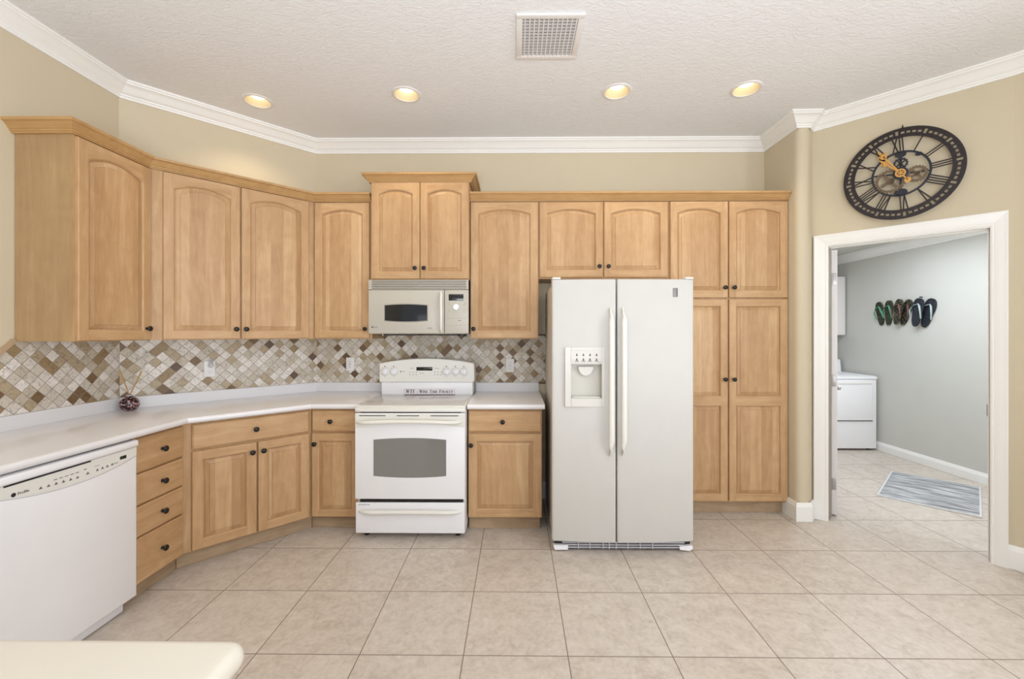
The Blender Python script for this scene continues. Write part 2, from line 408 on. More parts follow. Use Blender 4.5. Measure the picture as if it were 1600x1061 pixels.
# floor, ceilings
struct(MB().add([(-2.8, -3.2, 0), (4.6, -3.2, 0), (4.6, 6.2, 0), (-2.8, 6.2, 0), (-2.8, -3.2, -.05), (4.6, -3.2, -.05), (4.6, 6.2, -.05), (-2.8, 6.2, -.05)],
                [(0, 1, 2, 3), (4, 7, 6, 5), (0, 4, 5, 1), (1, 5, 6, 2), (2, 6, 7, 3), (3, 7, 4, 0)], 'floor_tile').build('floor', smooth=0))
cm = MB()
LP = [(-1.823, 2.972), (-.753, 2.898), (.683, 2.878), (1.543, 2.856)]
cm.box(-2.7, 3.45, -3.2, 3.73, ZC, ZC + .10, 'ceiling_texture')
ceil = struct(cm.build('ceiling', smooth=0))
cut = MB()
for x, y in LP: cut.lathe([(.0815, ZC - .02), (.0815, ZC + .085)], 'ceiling_texture', c=(x, y, 0), n=40)
cut = cut.build('cutter', smooth=0)
bo = ceil.modifiers.new('holes', 'BOOLEAN'); bo.object = cut; bo.solver = 'EXACT'
ceil_me = bpy.data.meshes.new_from_object(ceil.evaluated_get(bpy.context.evaluated_depsgraph_get()))
ceil.modifiers.clear(); ceil.data = ceil_me; bpy.data.objects.remove(cut)
struct(MB().prism([(2.37, 3.40), (3.06, 2.71), (3.16, 2.56), (3.16, 1.9), (4.47, 1.9), (4.47, 6.1), (2.37, 6.1)], 2.44, 2.49, 'laundry_paint', 'xy').build('ceiling_laundry', smooth=0))

# walls
struct(MB().prism([(XL, -3.2), (XL, 2.746), (XL - .1, 2.787), (XL - .1, -3.2)], 0, ZC, 'wall_paint', 'xy').build('wall_left', smooth=0))
struct(MB().prism([P1, P2, (P2[0] - .041, YB + .1), (XL - .1, 2.787)], 0, ZC, 'wall_paint', 'xy').build('wall_left_angled', smooth=0))
struct(MB().prism([P2, (XR, YB), (XR, YB + .1), (P2[0] - .041, YB + .1)], 0, ZC, 'wall_paint', 'xy').build('wall_back', smooth=0))
col = [(XR, YB + .1), (XR, 3.25), (2.119, 3.228), (2.132, 3.21), (2.15, 3.203), (2.178, 3.202), (2.196, 3.207), (2.21, 3.217), dw(0), dw(0, .12), (2.37, 3.46), (2.37, YB + .1)]
struct(MB().prism(col, 0, ZC, 'wall_paint', 'xy').build('wall_right_return', smooth=50))
T0, T1, TE = .100, .906, DWE
w = MB()
def dwslab(mb, t0, t1, o0, o1, z0, z1, mat):
    mb.prism([dw(t0, o0), dw(t1, o0), dw(t1, o1), dw(t0, o1)], z0, z1, mat, 'xy')
dwslab(w, 0, T0, 0, .12, 0, ZC, 'wall_paint'); dwslab(w, T1, TE, 0, .12, 0, ZC, 'wall_paint'); dwslab(w, T0, T1, 0, .12, 2.078, ZC, 'wall_paint')
struct(w.build('wall_right_angled', smooth=0))
e0 = dw(TE)
struct(MB().prism([e0, (e0[0] + .014, e0[1] - .018), (XK, e0[1] - .065), (XK, 1.3), (XK + .1, 1.3), (XK + .1, e0[1] - .02), dw(TE, .12)], 0, ZC, 'wall_paint', 'xy').build('wall_right', smooth=50))
struct(MB().box(4.37, 4.47, 1.9, 6.1, 0, 2.44, 'laundry_paint').build('wall_laundry_right', smooth=0))
struct(MB().box(2.37, 4.37, 6.0, 6.1, 0, 2.44, 'laundry_paint').build('wall_laundry_back', smooth=0))
struct(MB().box(2.27, 2.37, 3.74, 6.1, 0, 2.44, 'laundry_paint').build('wall_laundry_left', smooth=0))
struct(MB().box(3.14, 4.37, 1.8, 1.9, 0, 2.44, 'laundry_paint').build('wall_laundry_front', smooth=0))

# crown mouldings of the room, baseboards
def crown_prof(H, s=1.0):
    pr = [(0, 0), (.012, 0), (.014, .012), (.020, .016), (.022, .024), (.030, .028), (.040, .040), (.056, .060), (.070, .072), (.082, .076), (.084, .084), (.092, .086), (.094, .098), (0, .098)]
    return [(o * s, H - .098 * s + z * s) for o, z in pr]
main = [(XL, -3.1), P1, P2, (XR, YB), (XR, 3.207), (2.205, 3.205), dw(0), e0, (XK, e0[1] - .065), (XK, 1.35)]
struct(MB().sweep(main, crown_prof(ZC), 'trim_paint').build('trim_1', smooth=25))
struct(MB().sweep([(4.37, 5.98), (4.37, 1.95)], crown_prof(2.44), 'trim_paint').build('trim_2', smooth=25))
def base_prof(h, t=.016): return [(0, .001), (t, .001), (t, h - .03), (t - .004, h - .022), (t - .006, h - .008), (t - .010, h), (0, h)]
struct(MB().sweep([(XR, 3.36), (XR, 3.207), (2.205, 3.205), dw(0), dw(.022)], base_prof(.14, .02), 'trim_paint').build('baseboard_right_return', smooth=25))
struct(MB().sweep([dw(.974), e0, (XK, e0[1] - .065), (XK, 1.35)], base_prof(.14), 'trim_paint').build('baseboard_right', smooth=25))
struct(MB().sweep([(.19, YB), (1.18, YB)], base_prof(.14), 'trim_paint').build('baseboard_back', smooth=25))
struct(MB().sweep([(4.37, 5.98), (4.37, 1.95)], base_prof(.105), 'trim_paint').build('baseboard_laundry', smooth=25))

# door casing and jamb (trim_3)
c = MB()
t_oi, t_oo, t_ri, t_ro, zh, zo = .097, .020, .906, .977, 2.068, 2.150
casing = [(0, -.010), (.010, -.014), (.016, -.012), (.022, -.015), (.050, -.020), (.066, -.021), (.076, -.024), (.082, -.022), (.082, 0), (0, 0)]
def case_leg(sign, ti, wd):
    def q(a, o, z):
        return (*dw(ti + sign * a * wd / .082, o), z)
    n = len(casing); vs = []
    for o_, z in (('b', 0), ('t', 1)):
        for a, y in casing: vs.append(q(a, y, 0 if o_ == 'b' else zh + a))
    fs = [(i, (i + 1) % n, n + (i + 1) % n, n + i) for i in range(n)] + [list(range(n)), list(range(n, 2 * n))[::-1]]
    c.add(vs, fs, 'trim_paint')
case_leg(-1, t_oi, .086); case_leg(1, t_ri, .072)
n = len(casing); vs = [(*dw(t_oi - a * .086 / .082, y), zh + a) for a, y in casing] + [(*dw(t_ri + a * .072 / .082, y), zh + a) for a, y in casing]
c.add(vs, [(i, (i + 1) % n, n + (i + 1) % n, n + i) for i in range(n)] + [list(range(n)), list(range(n, 2 * n))[::-1]], 'trim_paint')
dwslab(c, T0 - .018, T0, -.004, .124, 0, 2.080, 'trim_paint'); dwslab(c, T1, T1 + .018, -.004, .124, 0, 2.080, 'trim_paint')
dwslab(c, T0 - .018, T1 + .018, -.004, .124, 2.062, 2.080, 'trim_paint')
dwslab(c, T1 - .006, T1, .04, .075, 0, 2.062, 'trim_paint'); dwslab(c, T0, T1, .04, .075, 2.056, 2.062, 'trim_paint')
cas = struct(c.build('trim_3', smooth=25))
sp_ = MB(); dwslab(sp_, T1 - .010, T1 + .001, .085, .128, .89, .96, 'steel'); sp_.build('strike_plate', cas, label='steel strike plate')

# door slab, open into the laundry
dd = Vector((.56, .828)).normalized(); dn = Vector((dd.y, -dd.x)); A = Vector((2.440, 3.300))
ang = math.atan2(dd.y, dd.x)
door = MB(); L, th = .76, .035
door.box(0, L, -th, 0, .012, 2.052, 'door_paint', .002)
for (x0, x1) in ((.11, .35), (.41, .65)):
    for (z0, z1) in ((.22, .80), (.98, 1.55), (1.67, 1.90)):
        for yy, sg in ((-th, -1), (0, 1)):
            door.box(x0, x1, yy if sg > 0 else yy - .004, yy + .004 if sg > 0 else yy, z0, z1, 'door_paint', .002)
dob = struct(door.build('door_1', loc=(A.x, A.y, 0), rotz=ang), 'white panelled door standing open into the laundry room')
for z in (1.83, 1.045, .248):
    h = MB(); h.box(-.002, .0005, -.028, -.001, z - .045, z + .045, 'steel', .001)
    h.lathe([(.006, z - .045), (.006, z + .045)], 'steel', c=(-.004, .004, 0), n=12)
    h.box(-.0035, -.001, .002, .020, z - .045, z + .045, 'steel')
    h.build('hinge', dob, label='steel butt hinge')
k = MB()
for sg, y0 in ((-1, -th), (1, 0)):
    pr = [(.022, 0), (.022, .005), (.009, .009), (.008, .028), (.015, .034), (.020, .045), (.018, .056), (.009, .061), (0.001, .062)]
    k.lathe([(r, sg * h) for r, h in pr], 'steel', 'y', (L - .06, y0, .92))
k.build('door_knob', dob, label='round metal door knob')

# ------------------------------------------------------------------ cabinets
def arc_top(x0, x1, z, rise, n=14):
    xc = (x0 + x1) / 2; h = (x1 - x0) / 2
    return [(x1 - (x1 - x0) * i / n, z + rise * (1 - ((x1 - (x1 - x0) * i / n - xc) / h) ** 2)) for i in range(n + 1)]
def outline(x0, x1, z0, z1, rise, d):
    # z1 = height of the opening at its shoulders
    r = rise * max(.2, 1 - d * 3)
    return [(x0 + d, z0 + d), (x1 - d, z0 + d)] + arc_top(x0 + d, x1 - d, z1 - d, r)
def ring_faces(mb, a, ya, b, yb, matf):
    n = len(a)
    for i in range(n):
        j = (i + 1) % n
        mb.add([(a[i][0], ya, a[i][1]), (a[j][0], ya, a[j][1]), (b[j][0], yb, b[j][1]), (b[i][0], yb, b[i][1])], [(0, 1, 2, 3)], matf(i))
KNOB = [(.009, 0), (.009, -.003), (.006, -.005), (.0055, -.014), (.010, -.018), (.0155, -.021), (.0165, -.025), (.014, -.029), (.007, -.0315), (.001, -.032)]
knob_src = []
def add_knob(parent, x, z, y=-.02):
    if not knob_src:
        o = MB().lathe(KNOB, 'knob_black', 'y', n=20).build('knob', parent, smooth=60); knob_src.append(o)
    else:
        o = knob_src[0].copy(); COL.objects.link(o); o.parent = parent
    o.location = (x, y, z); o['label'] = 'round black knob'
    return o
def make_door(root, x0, x1, z0, z1, rise=0, mid=None, st=.052, knob=None):
    T = -.020; w, h = x1 - x0, z1 - z0; e = .003
    mb = MB()
    top_r = .052
    # openings
    ops = [(st, w - st, st, h - top_r - rise, rise)] if mid is None else [(st, w - st, st, mid[0] - z0, 0), (st, w - st, mid[1] - z0, h - top_r - rise, rise)]
    # outer edges
    mb.add([(0, 0, 0), (w, 0, 0), (w, 0, h), (0, 0, h)], [(0, 1, 2, 3)], 'wood_v')
    a = [(0, 0), (w, 0), (w, h), (0, h)]; b = [(e, e), (w - e, e), (w - e, h - e), (e, h - e)]
    mf = lambda i: 'wood_h' if i in (0, 2) else 'wood_v'
    ring_faces(mb, a, 0, a, T + e, mf); ring_faces(mb, a, T + e, b, T, mf)
    def quad(xa, xb, za, zb, m): mb.add([(xa, T, za), (xb, T, za), (xb, T, zb), (xa, T, zb)], [(0, 1, 2, 3)], m)
    quad(e, st, e, h - e, 'wood_v'); quad(w - st, w - e, e, h - e, 'wood_v'); quad(st, w - st, e, st, 'wood_h')
    if mid is not None: quad(st, w - st, mid[0] - z0, mid[1] - z0, 'wood_h')
    o = ops[-1]; arc = arc_top(o[0], o[1], o[3], o[4])
    for i in range(len(arc) - 1):
        p, q = arc[i], arc[i + 1]
        mb.add([(p[0], T, p[1]), (p[0], T, h - e), (q[0], T, h - e), (q[0], T, q[1])], [(0, 1, 2, 3)], 'wood_h')
    for o in ops:
        O = lambda d: outline(*o, d)
        mfv = lambda i: 'wood_v' if i in (1, len(O(0)) - 1) else 'wood_h'
        ring_faces(mb, O(0), T, O(.003), T + .003, mfv); ring_faces(mb, O(.003), T + .003, O(.006), T + .005, mfv)
        ring_faces(mb, O(.006), T + .005, O(.0075), T + .0145, mfv)
    d = mb.build('door', root, smooth=20, loc=(x0, 0, z0))
    for o in ops:
        O = lambda dd_: outline(*o, dd_)
        pm = MB(); mfp = lambda i: 'wood_panel'
        ring_faces(pm, O(.0075), T + .0145, O(.0135), T + .0145, mfp); ring_faces(pm, O(.0135), T + .0120, O(.034), T + .0045, mfp); ring_faces(pm, O(.0135), T + .0145, O(.0135), T + .0120, mfp); ring_faces(pm, O(.034), T + .0045, O(.0352), T + .0015, mfp)
        f = O(.0355); pm.add([(p[0], T + .0015, p[1]) for p in f], [list(range(len(f)))], 'wood_panel')
        pm.build('door_panel', d, smooth=10)
    if knob: add_knob(d, knob[0] - x0, knob[1] - z0)
    return d
def make_drawer(root, x0, x1, z0, z1, knob=None):
    w, h = x1 - x0, z1 - z0; mb = MB(); T = -.020
    a = [(0, 0), (w, 0), (w, h), (0, h)]; s_ = lambda d: [(d, d), (w - d, d), (w - d, h - d), (d, h - d)]
    mf = lambda i: 'wood_h'
    mb.add([(p[0], 0, p[1]) for p in a], [(0, 1, 2, 3)], 'wood_h')
    ring_faces(mb, a, 0, a, T + .007, mf); ring_faces(mb, a, T + .007, s_(.003), T + .004, mf); ring_faces(mb, s_(.003), T + .004, s_(.009), T, mf)
    mb.add([(p[0], T, p[1]) for p in s_(.009)], [(0, 1, 2, 3)], 'wood_h')
    d = mb.build('drawer', root, smooth=15, loc=(x0, 0, z0))
    add_knob(d, (knob[0] - x0) if knob else w / 2, (knob[1] - z0) if knob else h / 2)
    return d
def cabinet(name, label, cat, loc, rz): return thing(name, label, cat, loc, rz)
def carcass(root, pts, z0, z1, side='wood_side'):
    """pts: plan polygon in local xy, first edge is the face frame"""
    mb = MB(); n = len(pts)
    vs = [(p[0], p[1], z0) for p in pts] + [(p[0], p[1], z1) for p in pts]
    mb.add(vs, [(0, 1, n + 1, n)], 'wood_v')
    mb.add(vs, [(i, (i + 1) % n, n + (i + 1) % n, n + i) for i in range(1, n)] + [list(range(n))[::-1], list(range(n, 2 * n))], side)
    return mb.build('carcass', root, smooth=0, bevel=.0015)

LF = radians(90); DG = radians(45)
UZ0, UZ1 = 1.368, 2.45
def on_left(y, off): return (XL + off, y, 0)
def on_diag(s_, off):      # s_ measured along (1,1)/sqrt2 from the world origin
    k = (P1[1] - P1[0]) * R2 - off
    return (s_ * R2 - k * R2, s_ * R2 + k * R2, 0)
sW1, sW2 = (P1[0] + P1[1]) * R2, (P2[0] + P2[1]) * R2
# frame line corners, uppers (.305) and bases (.615)
def corner_left(off): k = (P1[1] - P1[0]) * R2 - off; x = XL + off; return (x, x + k / R2)
def corner_right(off): k = (P1[1] - P1[0]) * R2 - off; y = YB - off; return (y - k / R2, y)
uL, uR = corner_left(.305), corner_right(.305); bL, bR = corner_left(.615), corner_right(.615)
sU0, sU1 = (uL[0] + uL[1]) * R2, (uR[0] + uR[1]) * R2; sB0, sB1 = (bL[0] + bL[1]) * R2, (bR[0] + bR[1]) * R2

# A: upper cabinet on the left wall
Y0 = 2.168; r = cabinet('wall_cabinet', 'single-door upper wall cabinet at far left, its bare side panel showing', 'cabinet', on_left(Y0, .305), LF)
wA = uL[1] - Y0
carcass(r, [(0, 0), (wA, 0), (P1[1] - Y0 - .001, .303), (0, .303)], UZ0, UZ1)
make_door(r, .012, wA - .002, UZ0 + .004, 2.435, .045, knob=(wA - .035, 1.440))
# B: diagonal upper
r = cabinet('wall_cabinet', 'angled corner upper wall cabinet with two arched doors', 'cabinet', on_diag(sU0, .305), DG)
wB = sU1 - sU0; ox = (sW1 - sU0), (sW2 - sU0)
carcass(r, [(.001, .0), (wB - .001, 0), (ox[1] - .001, .303), (ox[0] + .001, .303)], UZ0, UZ1)
B = lambda s_: s_ - sU0
make_door(r, B(.300), B(.7185), UZ0 + .006, 2.435, .04, knob=(B(.693), 1.440))
make_door(r, B(.7275), B(1.178), UZ0 + .006, 2.435, .04, knob=(B(.753), 1.440))
# C: left of microwave
r = cabinet('wall_cabinet', 'narrow single-door upper wall cabinet just left of the microwave', 'cabinet', (uR[0], YB - .305, 0), 0)
carcass(r, [(.001, 0), (-1.135 - uR[0], 0), (-1.135 - uR[0], .303), (P2[0] - uR[0] + .001, .303)], UZ0, UZ1)
make_door(r, .008, -1.150 - uR[0], UZ0 + .006, 2.435, .035, knob=(-1.178 - uR[0], 1.445))
# D: above microwave
r = cabinet('wall_cabinet', 'raised two-door upper cabinet directly above the microwave', 'cabinet', (-1.122, YB - .36, 0), 0)
wD = .76; carcass(r, [(0, 0), (wD, 0), (wD, .358), (0, .358)], 1.824, 2.585)
make_door(r, .006, .379, 1.830, 2.572, .032, knob=(.347, 1.91)); make_door(r, .384, .756, 1.830, 2.572, .032, knob=(.416, 1.91))
# E
r = cabinet('wall_cabinet', 'single-door upper wall cabinet between microwave and refrigerator', 'cabinet', (-.360, YB - .305, 0), 0)
carcass(r, [(0, 0), (.535, 0), (.535, .303), (0, .303)], UZ0, UZ1)
make_door(r, .004, .530, UZ0 + .006, 2.435, .035, st=.056, knob=(.028, 1.445))
# F over fridge
r = cabinet('wall_cabinet', 'short two-door upper cabinet above the refrigerator', 'cabinet', (.176, YB - .305, 0), 0)
carcass(r, [(0, 0), (1.013, 0), (1.013, .303), (0, .303)], 1.838, UZ1)
make_door(r, .008, .499, 1.848, 2.435, .035, knob=(.470, 1.930)); make_door(r, .510, 1.003, 1.848, 2.435, .035, knob=(.540, 1.930))
# G pantry
r = cabinet('pantry_cabinet', 'tall four-door pantry cabinet to the right of the refrigerator', 'cabinet', (1.190, YB - .305, 0), 0)
carcass(r, [(0, 0), (.923, 0), (.923, .303), (0, .303)], .095, UZ1)
MB().box(.004, .919, .035, .300, .001, .095, 'wood_kick').build('toe_kick', r)
make_door(r, .010, .455, 1.688, 2.437, .035, knob=(.427, 1.765)); make_door(r, .465, .919, 1.688, 2.437, .035, knob=(.497, 1.765))
make_door(r, .010, .455, .106, 1.676, 0, (.850, .918), knob=(.427, 1.054)); make_door(r, .465, .919, .106, 1.676, 0, (.850, .918), knob=(.497, 1.054))

# cabinet crown mouldings
def wprof(z): return [(0, z), (.014, z), (.016, z + .006), (.022, z + .008), (.022, z + .016), (.028, z + .020), (.036, z + .032), (.048, z + .044), (.058, z + .048), (.060, z + .062), (0, z + .062)]
tag(MB().sweep([(XL, Y0), (XL + .305, Y0), uL, uR, (-1.137, YB - .305)], wprof(2.442), 'wood_crown').build('cabinet_crown_moulding', smooth=20),
    'stained wood crown moulding running along the left upper cabinets', 'moulding')
tag(MB().sweep([(-1.122, YB), (-1.122, YB - .36), (-.362, YB - .36), (-.362, YB)], wprof(2.574), 'wood_crown').build('cabinet_crown_moulding', smooth=20),
    'short raised wood crown moulding around the cabinet above the microwave', 'moulding')
tag(MB().sweep([(-.360, YB - .3062), (2.113, YB - .3062)], wprof(2.4425), 'wood_crown').build('cabinet_crown_moulding', smooth=20),
    'straight wood crown moulding over the refrigerator and pantry cabinets', 'moulding')

# base cabinets
BZ0, BZ1 = .100, .8755
# drawer stack on left wall
YD = 2.172
r = cabinet('drawer_cabinet', 'four-drawer base cabinet beside the dishwasher', 'cabinet', on_left(YD, .615), LF)
wH = bL[1] - YD
carcass(r, [(0, 0), (wH - .001, 0), (P1[1] - YD - .001, .613), (0, .613)], BZ0, BZ1)
MB().prism([(.0, .05), (wH + .02, .05), (P1[1] - YD - .02, .60), (0, .60)], .001, BZ0, 'wood_kick', 'xy').build('toe_kick', r)
for z0, z1 in ((.102, .341), (.347, .506), (.513, .675), (.682, .862)):
    make_drawer(r, .006, wH - .006 - .0, z0, z1)
# diagonal base
r = cabinet('base_cabinet', 'angled corner base cabinet with wide drawer over two doors', 'cabinet', on_diag(sB0, .615), DG)
wI = sB1 - sB0; ox = (sW1 - sB0), (sW2 - sB0)
carcass(r, [(.001, 0), (wI - .001, 0), (ox[1] - .001, .613), (ox[0] + .001, .613)], BZ0, BZ1)
MB().prism([(-.018, .05), (wI + .018, .05), (ox[1] - .05, .60), (ox[0] + .05, .60)], .001, BZ0, 'wood_kick', 'xy').build('toe_kick', r)
Bb = lambda s_: s_ - sB0
make_drawer(r, Bb(.407), Bb(1.075), .712, .862)
make_door(r, Bb(.407), Bb(.7465), .108, .700, 0, knob=(Bb(.720), .640)); make_door(r, Bb(.7565), Bb(1.075), .108, .700, 0, knob=(Bb(.784), .640))
# narrow base
r = cabinet('base_cabinet', 'narrow base cabinet with one drawer and one door left of the range', 'cabinet', (bR[0], YB - .615, 0), 0)
wJ = -1.113 - bR[0]
carcass(r, [(.001, 0), (wJ, 0), (wJ, .613), (P2[0] - bR[0] + .001, .613)], BZ0, BZ1)
MB().prism([(-.02, .05), (wJ, .05), (wJ, .60), (P2[0] - bR[0] + .03, .60)], .001, BZ0, 'wood_kick', 'xy').build('toe_kick', r)
make_drawer(r, .008, wJ - .006, .712, .862, knob=(.148, .787)); make_door(r, .008, wJ - .006, .108, .700, 0, st=.045, knob=(.035, .627))
# right base
r = cabinet('base_cabinet', 'base cabinet with one drawer and one door between range and refrigerator', 'cabinet', (-.340, YB - .615, 0), 0)
wK = .523
carcass(r, [(0, 0), (wK, 0), (wK, .613), (0, .613)], BZ0, BZ1)
MB().box(.0, wK - .012, .05, .60, .001, BZ0, 'wood_kick').build('toe_kick', r)
make_drawer(r, .002, wK - .004, .712, .862, knob=(.245, .787)); make_door(r, .002, wK - .004, .108, .700, 0, st=.055, knob=(.022, .622))

# worktops
bull = [(.0, .877), (.655, .877), (.664, .880), (.670, .888), (.672, .896), (.670, .904), (.664, .911), (.655, .914), (.0, .914)]
splash = [(.0, .9145), (.020, .9145), (.020, .986), (.018, .990), (.0, .990)]
r = thing('worktop', 'long white worktop bending round the left corner to the range', 'countertop', (-1.9, 2.9, .877))
M0 = Matrix.Translation((1.9, -2.9, -.877))
MB().sweep([(XL + .001, 1.50), (P1[0] + .001, P1[1]), (P2[0], YB - .001), (-1.108, YB - .001)], bull, 'counter_white').xform(M0).build('worktop_slab', r, smooth=30)
MB().sweep([(XL + .001, 1.50), (P1[0] + .001, P1[1]), (P2[0], YB - .001), (-1.120, YB - .001)], splash, 'upstand_white').xform(M0).build('upstand', r, smooth=30)
r = thing('worktop', 'short white worktop between range and refrigerator', 'countertop', (-.07, 3.3, .877))
M0 = Matrix.Translation((.07, -3.3, -.877))
MB().sweep([(-.343, YB - .001), (.200, YB - .001)], bull, 'counter_white').xform(M0).build('worktop_slab', r, smooth=30)
MB().sweep([(-.343, YB - .001), (.192, YB - .001)], splash, 'upstand_white').xform(M0).build('upstand', r, smooth=30)

# tiled backsplash
def bpanel(pts, org, rz, label, th=.008):
    bs = thing('tile_backsplash', label, 'backsplash', org, rz)
    MB().prism(pts, 0, -th, 'mosaic_tile', 'xz').build('tile_panel', bs, smooth=0)
    return bs
zt, zb = UZ0, .991
bsl = bpanel([(-.9, zb), (0, zb), (0, zt), (-.575, zt), (-.90, 1.045)], (XL + .001, P1[1], 0), LF, 'diamond-laid travertine mosaic on the far left wall, with a slanting beige edge')
bpanel([(0, zb), (sW2 - sW1, zb), (sW2 - sW1, zt), (0, zt)], (P1[0] + .001, P1[1], 0), DG, 'diamond-laid travertine mosaic on the angled wall behind the reed diffuser')
xw = P2[0]
bsb = bpanel([(0, zb), (-1.118 - xw, zb), (-1.118 - xw, .90), (-.345 - xw, .90), (-.345 - xw, zb), (.190 - xw, zb), (.315 - xw, zb), (.315 - xw, 1.392), (.178 - xw, 1.392), (.178 - xw, zt), (-.36 - xw, zt), (-.362 - xw, 1.408), (-1.124 - xw, 1.408), (-1.136 - xw, zt), (0, zt)], (P2[0], YB - .001, 0), 0, 'diamond-laid travertine mosaic behind the range and under the microwave')
def edge_strip(par, a, b, wd, th, mat, label):
    a = Vector(a); b = Vector(b); d = (b - a).normalized(); nn = Vector((-d.y, d.x)) * wd
    pts = [a, b, b + nn, a + nn]; MB().prism([(p.x, p.y) for p in pts], 0, -th, mat).build('edge_trim', par, smooth=0, label=label)
edge_strip(bsl, (-.576, zt), (-.90, 1.045), -.022, .014, 'wood_tile_edge', 'beige stone edge strip')
edge_strip(bsl, (-.90, 1.045), (-.90, zb), -.022, .014, 'wood_tile_edge', 'beige stone edge strip')
for (a, b) in (((.178, 1.392), (.330, 1.402)), ((.193, .981), (.330, .991)), ((.315, .991), (.330, 1.392))):
    MB().box(a[0] - xw, b[0] - xw, -.013, 0, a[1], b[1], 'dark_tile_edge', .003).build('edge_trim', bsb, label='dark brown stone edge strip')

# outlets
def outlet(label, loc, rz, kind='duplex'):
    r = thing('wall_outlet', label, 'outlet', loc, rz, None)
    MB().box(-.035, .035, -.006, 0, -.0575, .0575, 'plastic_white', .003).build('cover_plate', r)
    s = MB()
    if kind == 'gfci':
        s.box(-.0175, .0175, -.009, -.006, -.034, .034, 'plastic_white', .001); s.box(-.011, .011, -.0095, -.009, -.004, .004, 'plastic_grey')
        cs = (-.02, .02)
    else: cs = (-.021, .021)
    for cz in cs:
        if kind != 'gfci': s.lathe([(.0165, -.006), (.0165, -.0085), (.015, -.009)], 'plastic_white', 'y', (0, 0, cz), 20)
        y = -.0095
        s.box(-.008, -.0062, y - .0004, y + .001, cz - .001, cz + .008, 'ink_dark'); s.box(.0062, .008, y - .0004, y + .001, cz, cz + .008, 'ink_dark')
        s.lathe([(.0026, y + .001), (.0026, y - .0004)], 'ink_dark', 'y', (0, 0, cz - .008), 10)
    s.build('socket', r)
    return r
dkk = on_diag(.591, .010)
outlet('white duplex wall outlet on the angled mosaic left of the corner, device plugged in', (dkk[0], dkk[1], 1.150), DG)
outlet('white wall outlet on the mosaic just left of the range', (-1.423, YB - .009, 1.146), 0, 'gfci')
outlet('white wall outlet on the mosaic between range and refrigerator', (-.052, YB - .009, 1.136), 0, 'gfci')
dk2 = on_diag(.597, .021)
r = thing('plug_in_night_light', 'small clear plug-in night light in the outlet on the angled wall', 'night light', (dk2[0], dk2[1], 1.178), DG)
MB().lathe([(.013, .008), (.016, 0), (.016, -.022), (.010, -.026), (.002, -.027)], 'plastic_grey', 'y').build('plug_body', r)
s = MB()
for sg in (-1, 1): s.tube([(sg * .006, -.016, .008), (sg * .008, -.018, .030), (sg * .006, -.018, .052)], [.006, .0065, .003], 'plastic_grey', ry=[.004, .004, .002])
s.build('shade', r)

# reed diffuser
r = thing('reed_diffuser', 'mottled dark red glass reed diffuser with splayed reeds on the counter', 'diffuser', (-2.487, 2.700, .9145))
pr = [(.018, 0), (.026, .002), (.041, .012), (.050, .030), (.052, .044), (.048, .062), (.036, .077), (.022, .085), (.013, .089), (.012, .102), (.009, .104)]
MB().lathe(pr, 'glass_mottled', n=36).build('bottle', r, smooth=60)
s = MB().lathe([(.016, .094), (.016, .100), (.010, .103)], 'plastic_grey', n=16)
s.build('collar', r)
for dx, dz, dy in ((-.062, .262, .0), (-.054, .255, -.012), (.078, .258, .0), (.068, .250, .014)):
    MB().tube([(-dx * .06, 0, .088), (dx, dy, dz)], .0024, 'reed', 6).build('reed', r)

# ------------------------------------------------------------------ range
r = thing('range', 'white freestanding electric range with oven window and glass cooktop', 'stove', (-.726, 2.885, 0))
ww = .379
MB().box(-.374, .374, .045, .70, .03, .905, 'appliance_white', .004).build('body', r)
for sx in (-1, 1):
    for y in (.08, .62): MB().lathe([(.018, .001), (.018, .02), (.010, .022), (.010, .032)], 'black', c=(sx * .32, y, 0), n=12).build('foot', r)
s = MB()
s.box(-ww, ww, .012, .60, .898, .912, 'appliance_cream', .005); s.box(-ww + .018, ww - .018, .036, .585, .9115, .9150, 'range_glass', .001)
s.build('cooktop', r, smooth=30)
for x, y, rad in ((-.19, .17, .100), (-.19, .42, .075), (.19, .42, .095), (.19, .17, .075)):
    q = MB(); vs = []; n_ = 48
    for i in range(n_):
        for rr in (rad, rad - .002): vs.append((x + rr * cos(2 * pi * i / n_), y + rr * sin(2 * pi * i / n_), .9152))
    q.add(vs, [(2 * i, 2 * ((i + 1) % n_), 2 * ((i + 1) % n_) + 1, 2 * i + 1) for i in range(n_)], 'ring_grey').build('burner_ring', r, smooth=0)
MB().box(-ww, ww, .004, .05, .872, .899, 'appliance_cream', .006).build('front_rail', r)
MB().box(-.345, .345, .020, .046, .862, .873, 'black').build('shadow_gap', r)
def oval_prism(mb, xc, w, z0, z1, bow, y0, y1, mat, top=True, bot=True, n=16, side=0):
    pts = []
    for i in range(n + 1):
        t = -1 + 2 * i / n; pts.append((xc + t * w / 2, z0 - (bow * (1 - t * t) if bot else 0)))
    for i in range(n + 1):
        t = 1 - 2 * i / n; pts.append((xc + t * w / 2, z1 + (bow * (1 - t * t) if top else 0)))
    mb.prism(pts, y0, y1, mat)
od = MB().box(-.377, .377, 0, .044, .277, .864, 'appliance_white', .006).build('oven_door', r)
s = MB(); oval_prism(s, .0, .497, .437, .684, .012, -.0015, .004, 'oven_glass'); s.build('oven_window', od, smooth=20)
s = MB()                                        # cream band under the handle with bowed lower edge
n = 20; pts = [(-.373, .780)] + [(-.373 + .746 * i / n, .768 + .028 * (1 - (2 * i / n - 1) ** 2)) for i in range(n + 1)] + [(.373, .860), (-.373, .860)]
s.prism(pts[1:], -.004, .002, 'appliance_cream'); s.build('handle_band', od, smooth=20)
s = MB()
for x0, x1 in ((-.345, -.165), (-.088, .064), (.142, .332)): s.box(x0, x1, -.0052, 0, .846, .851, 'black')
s.build('vent_slot', od)
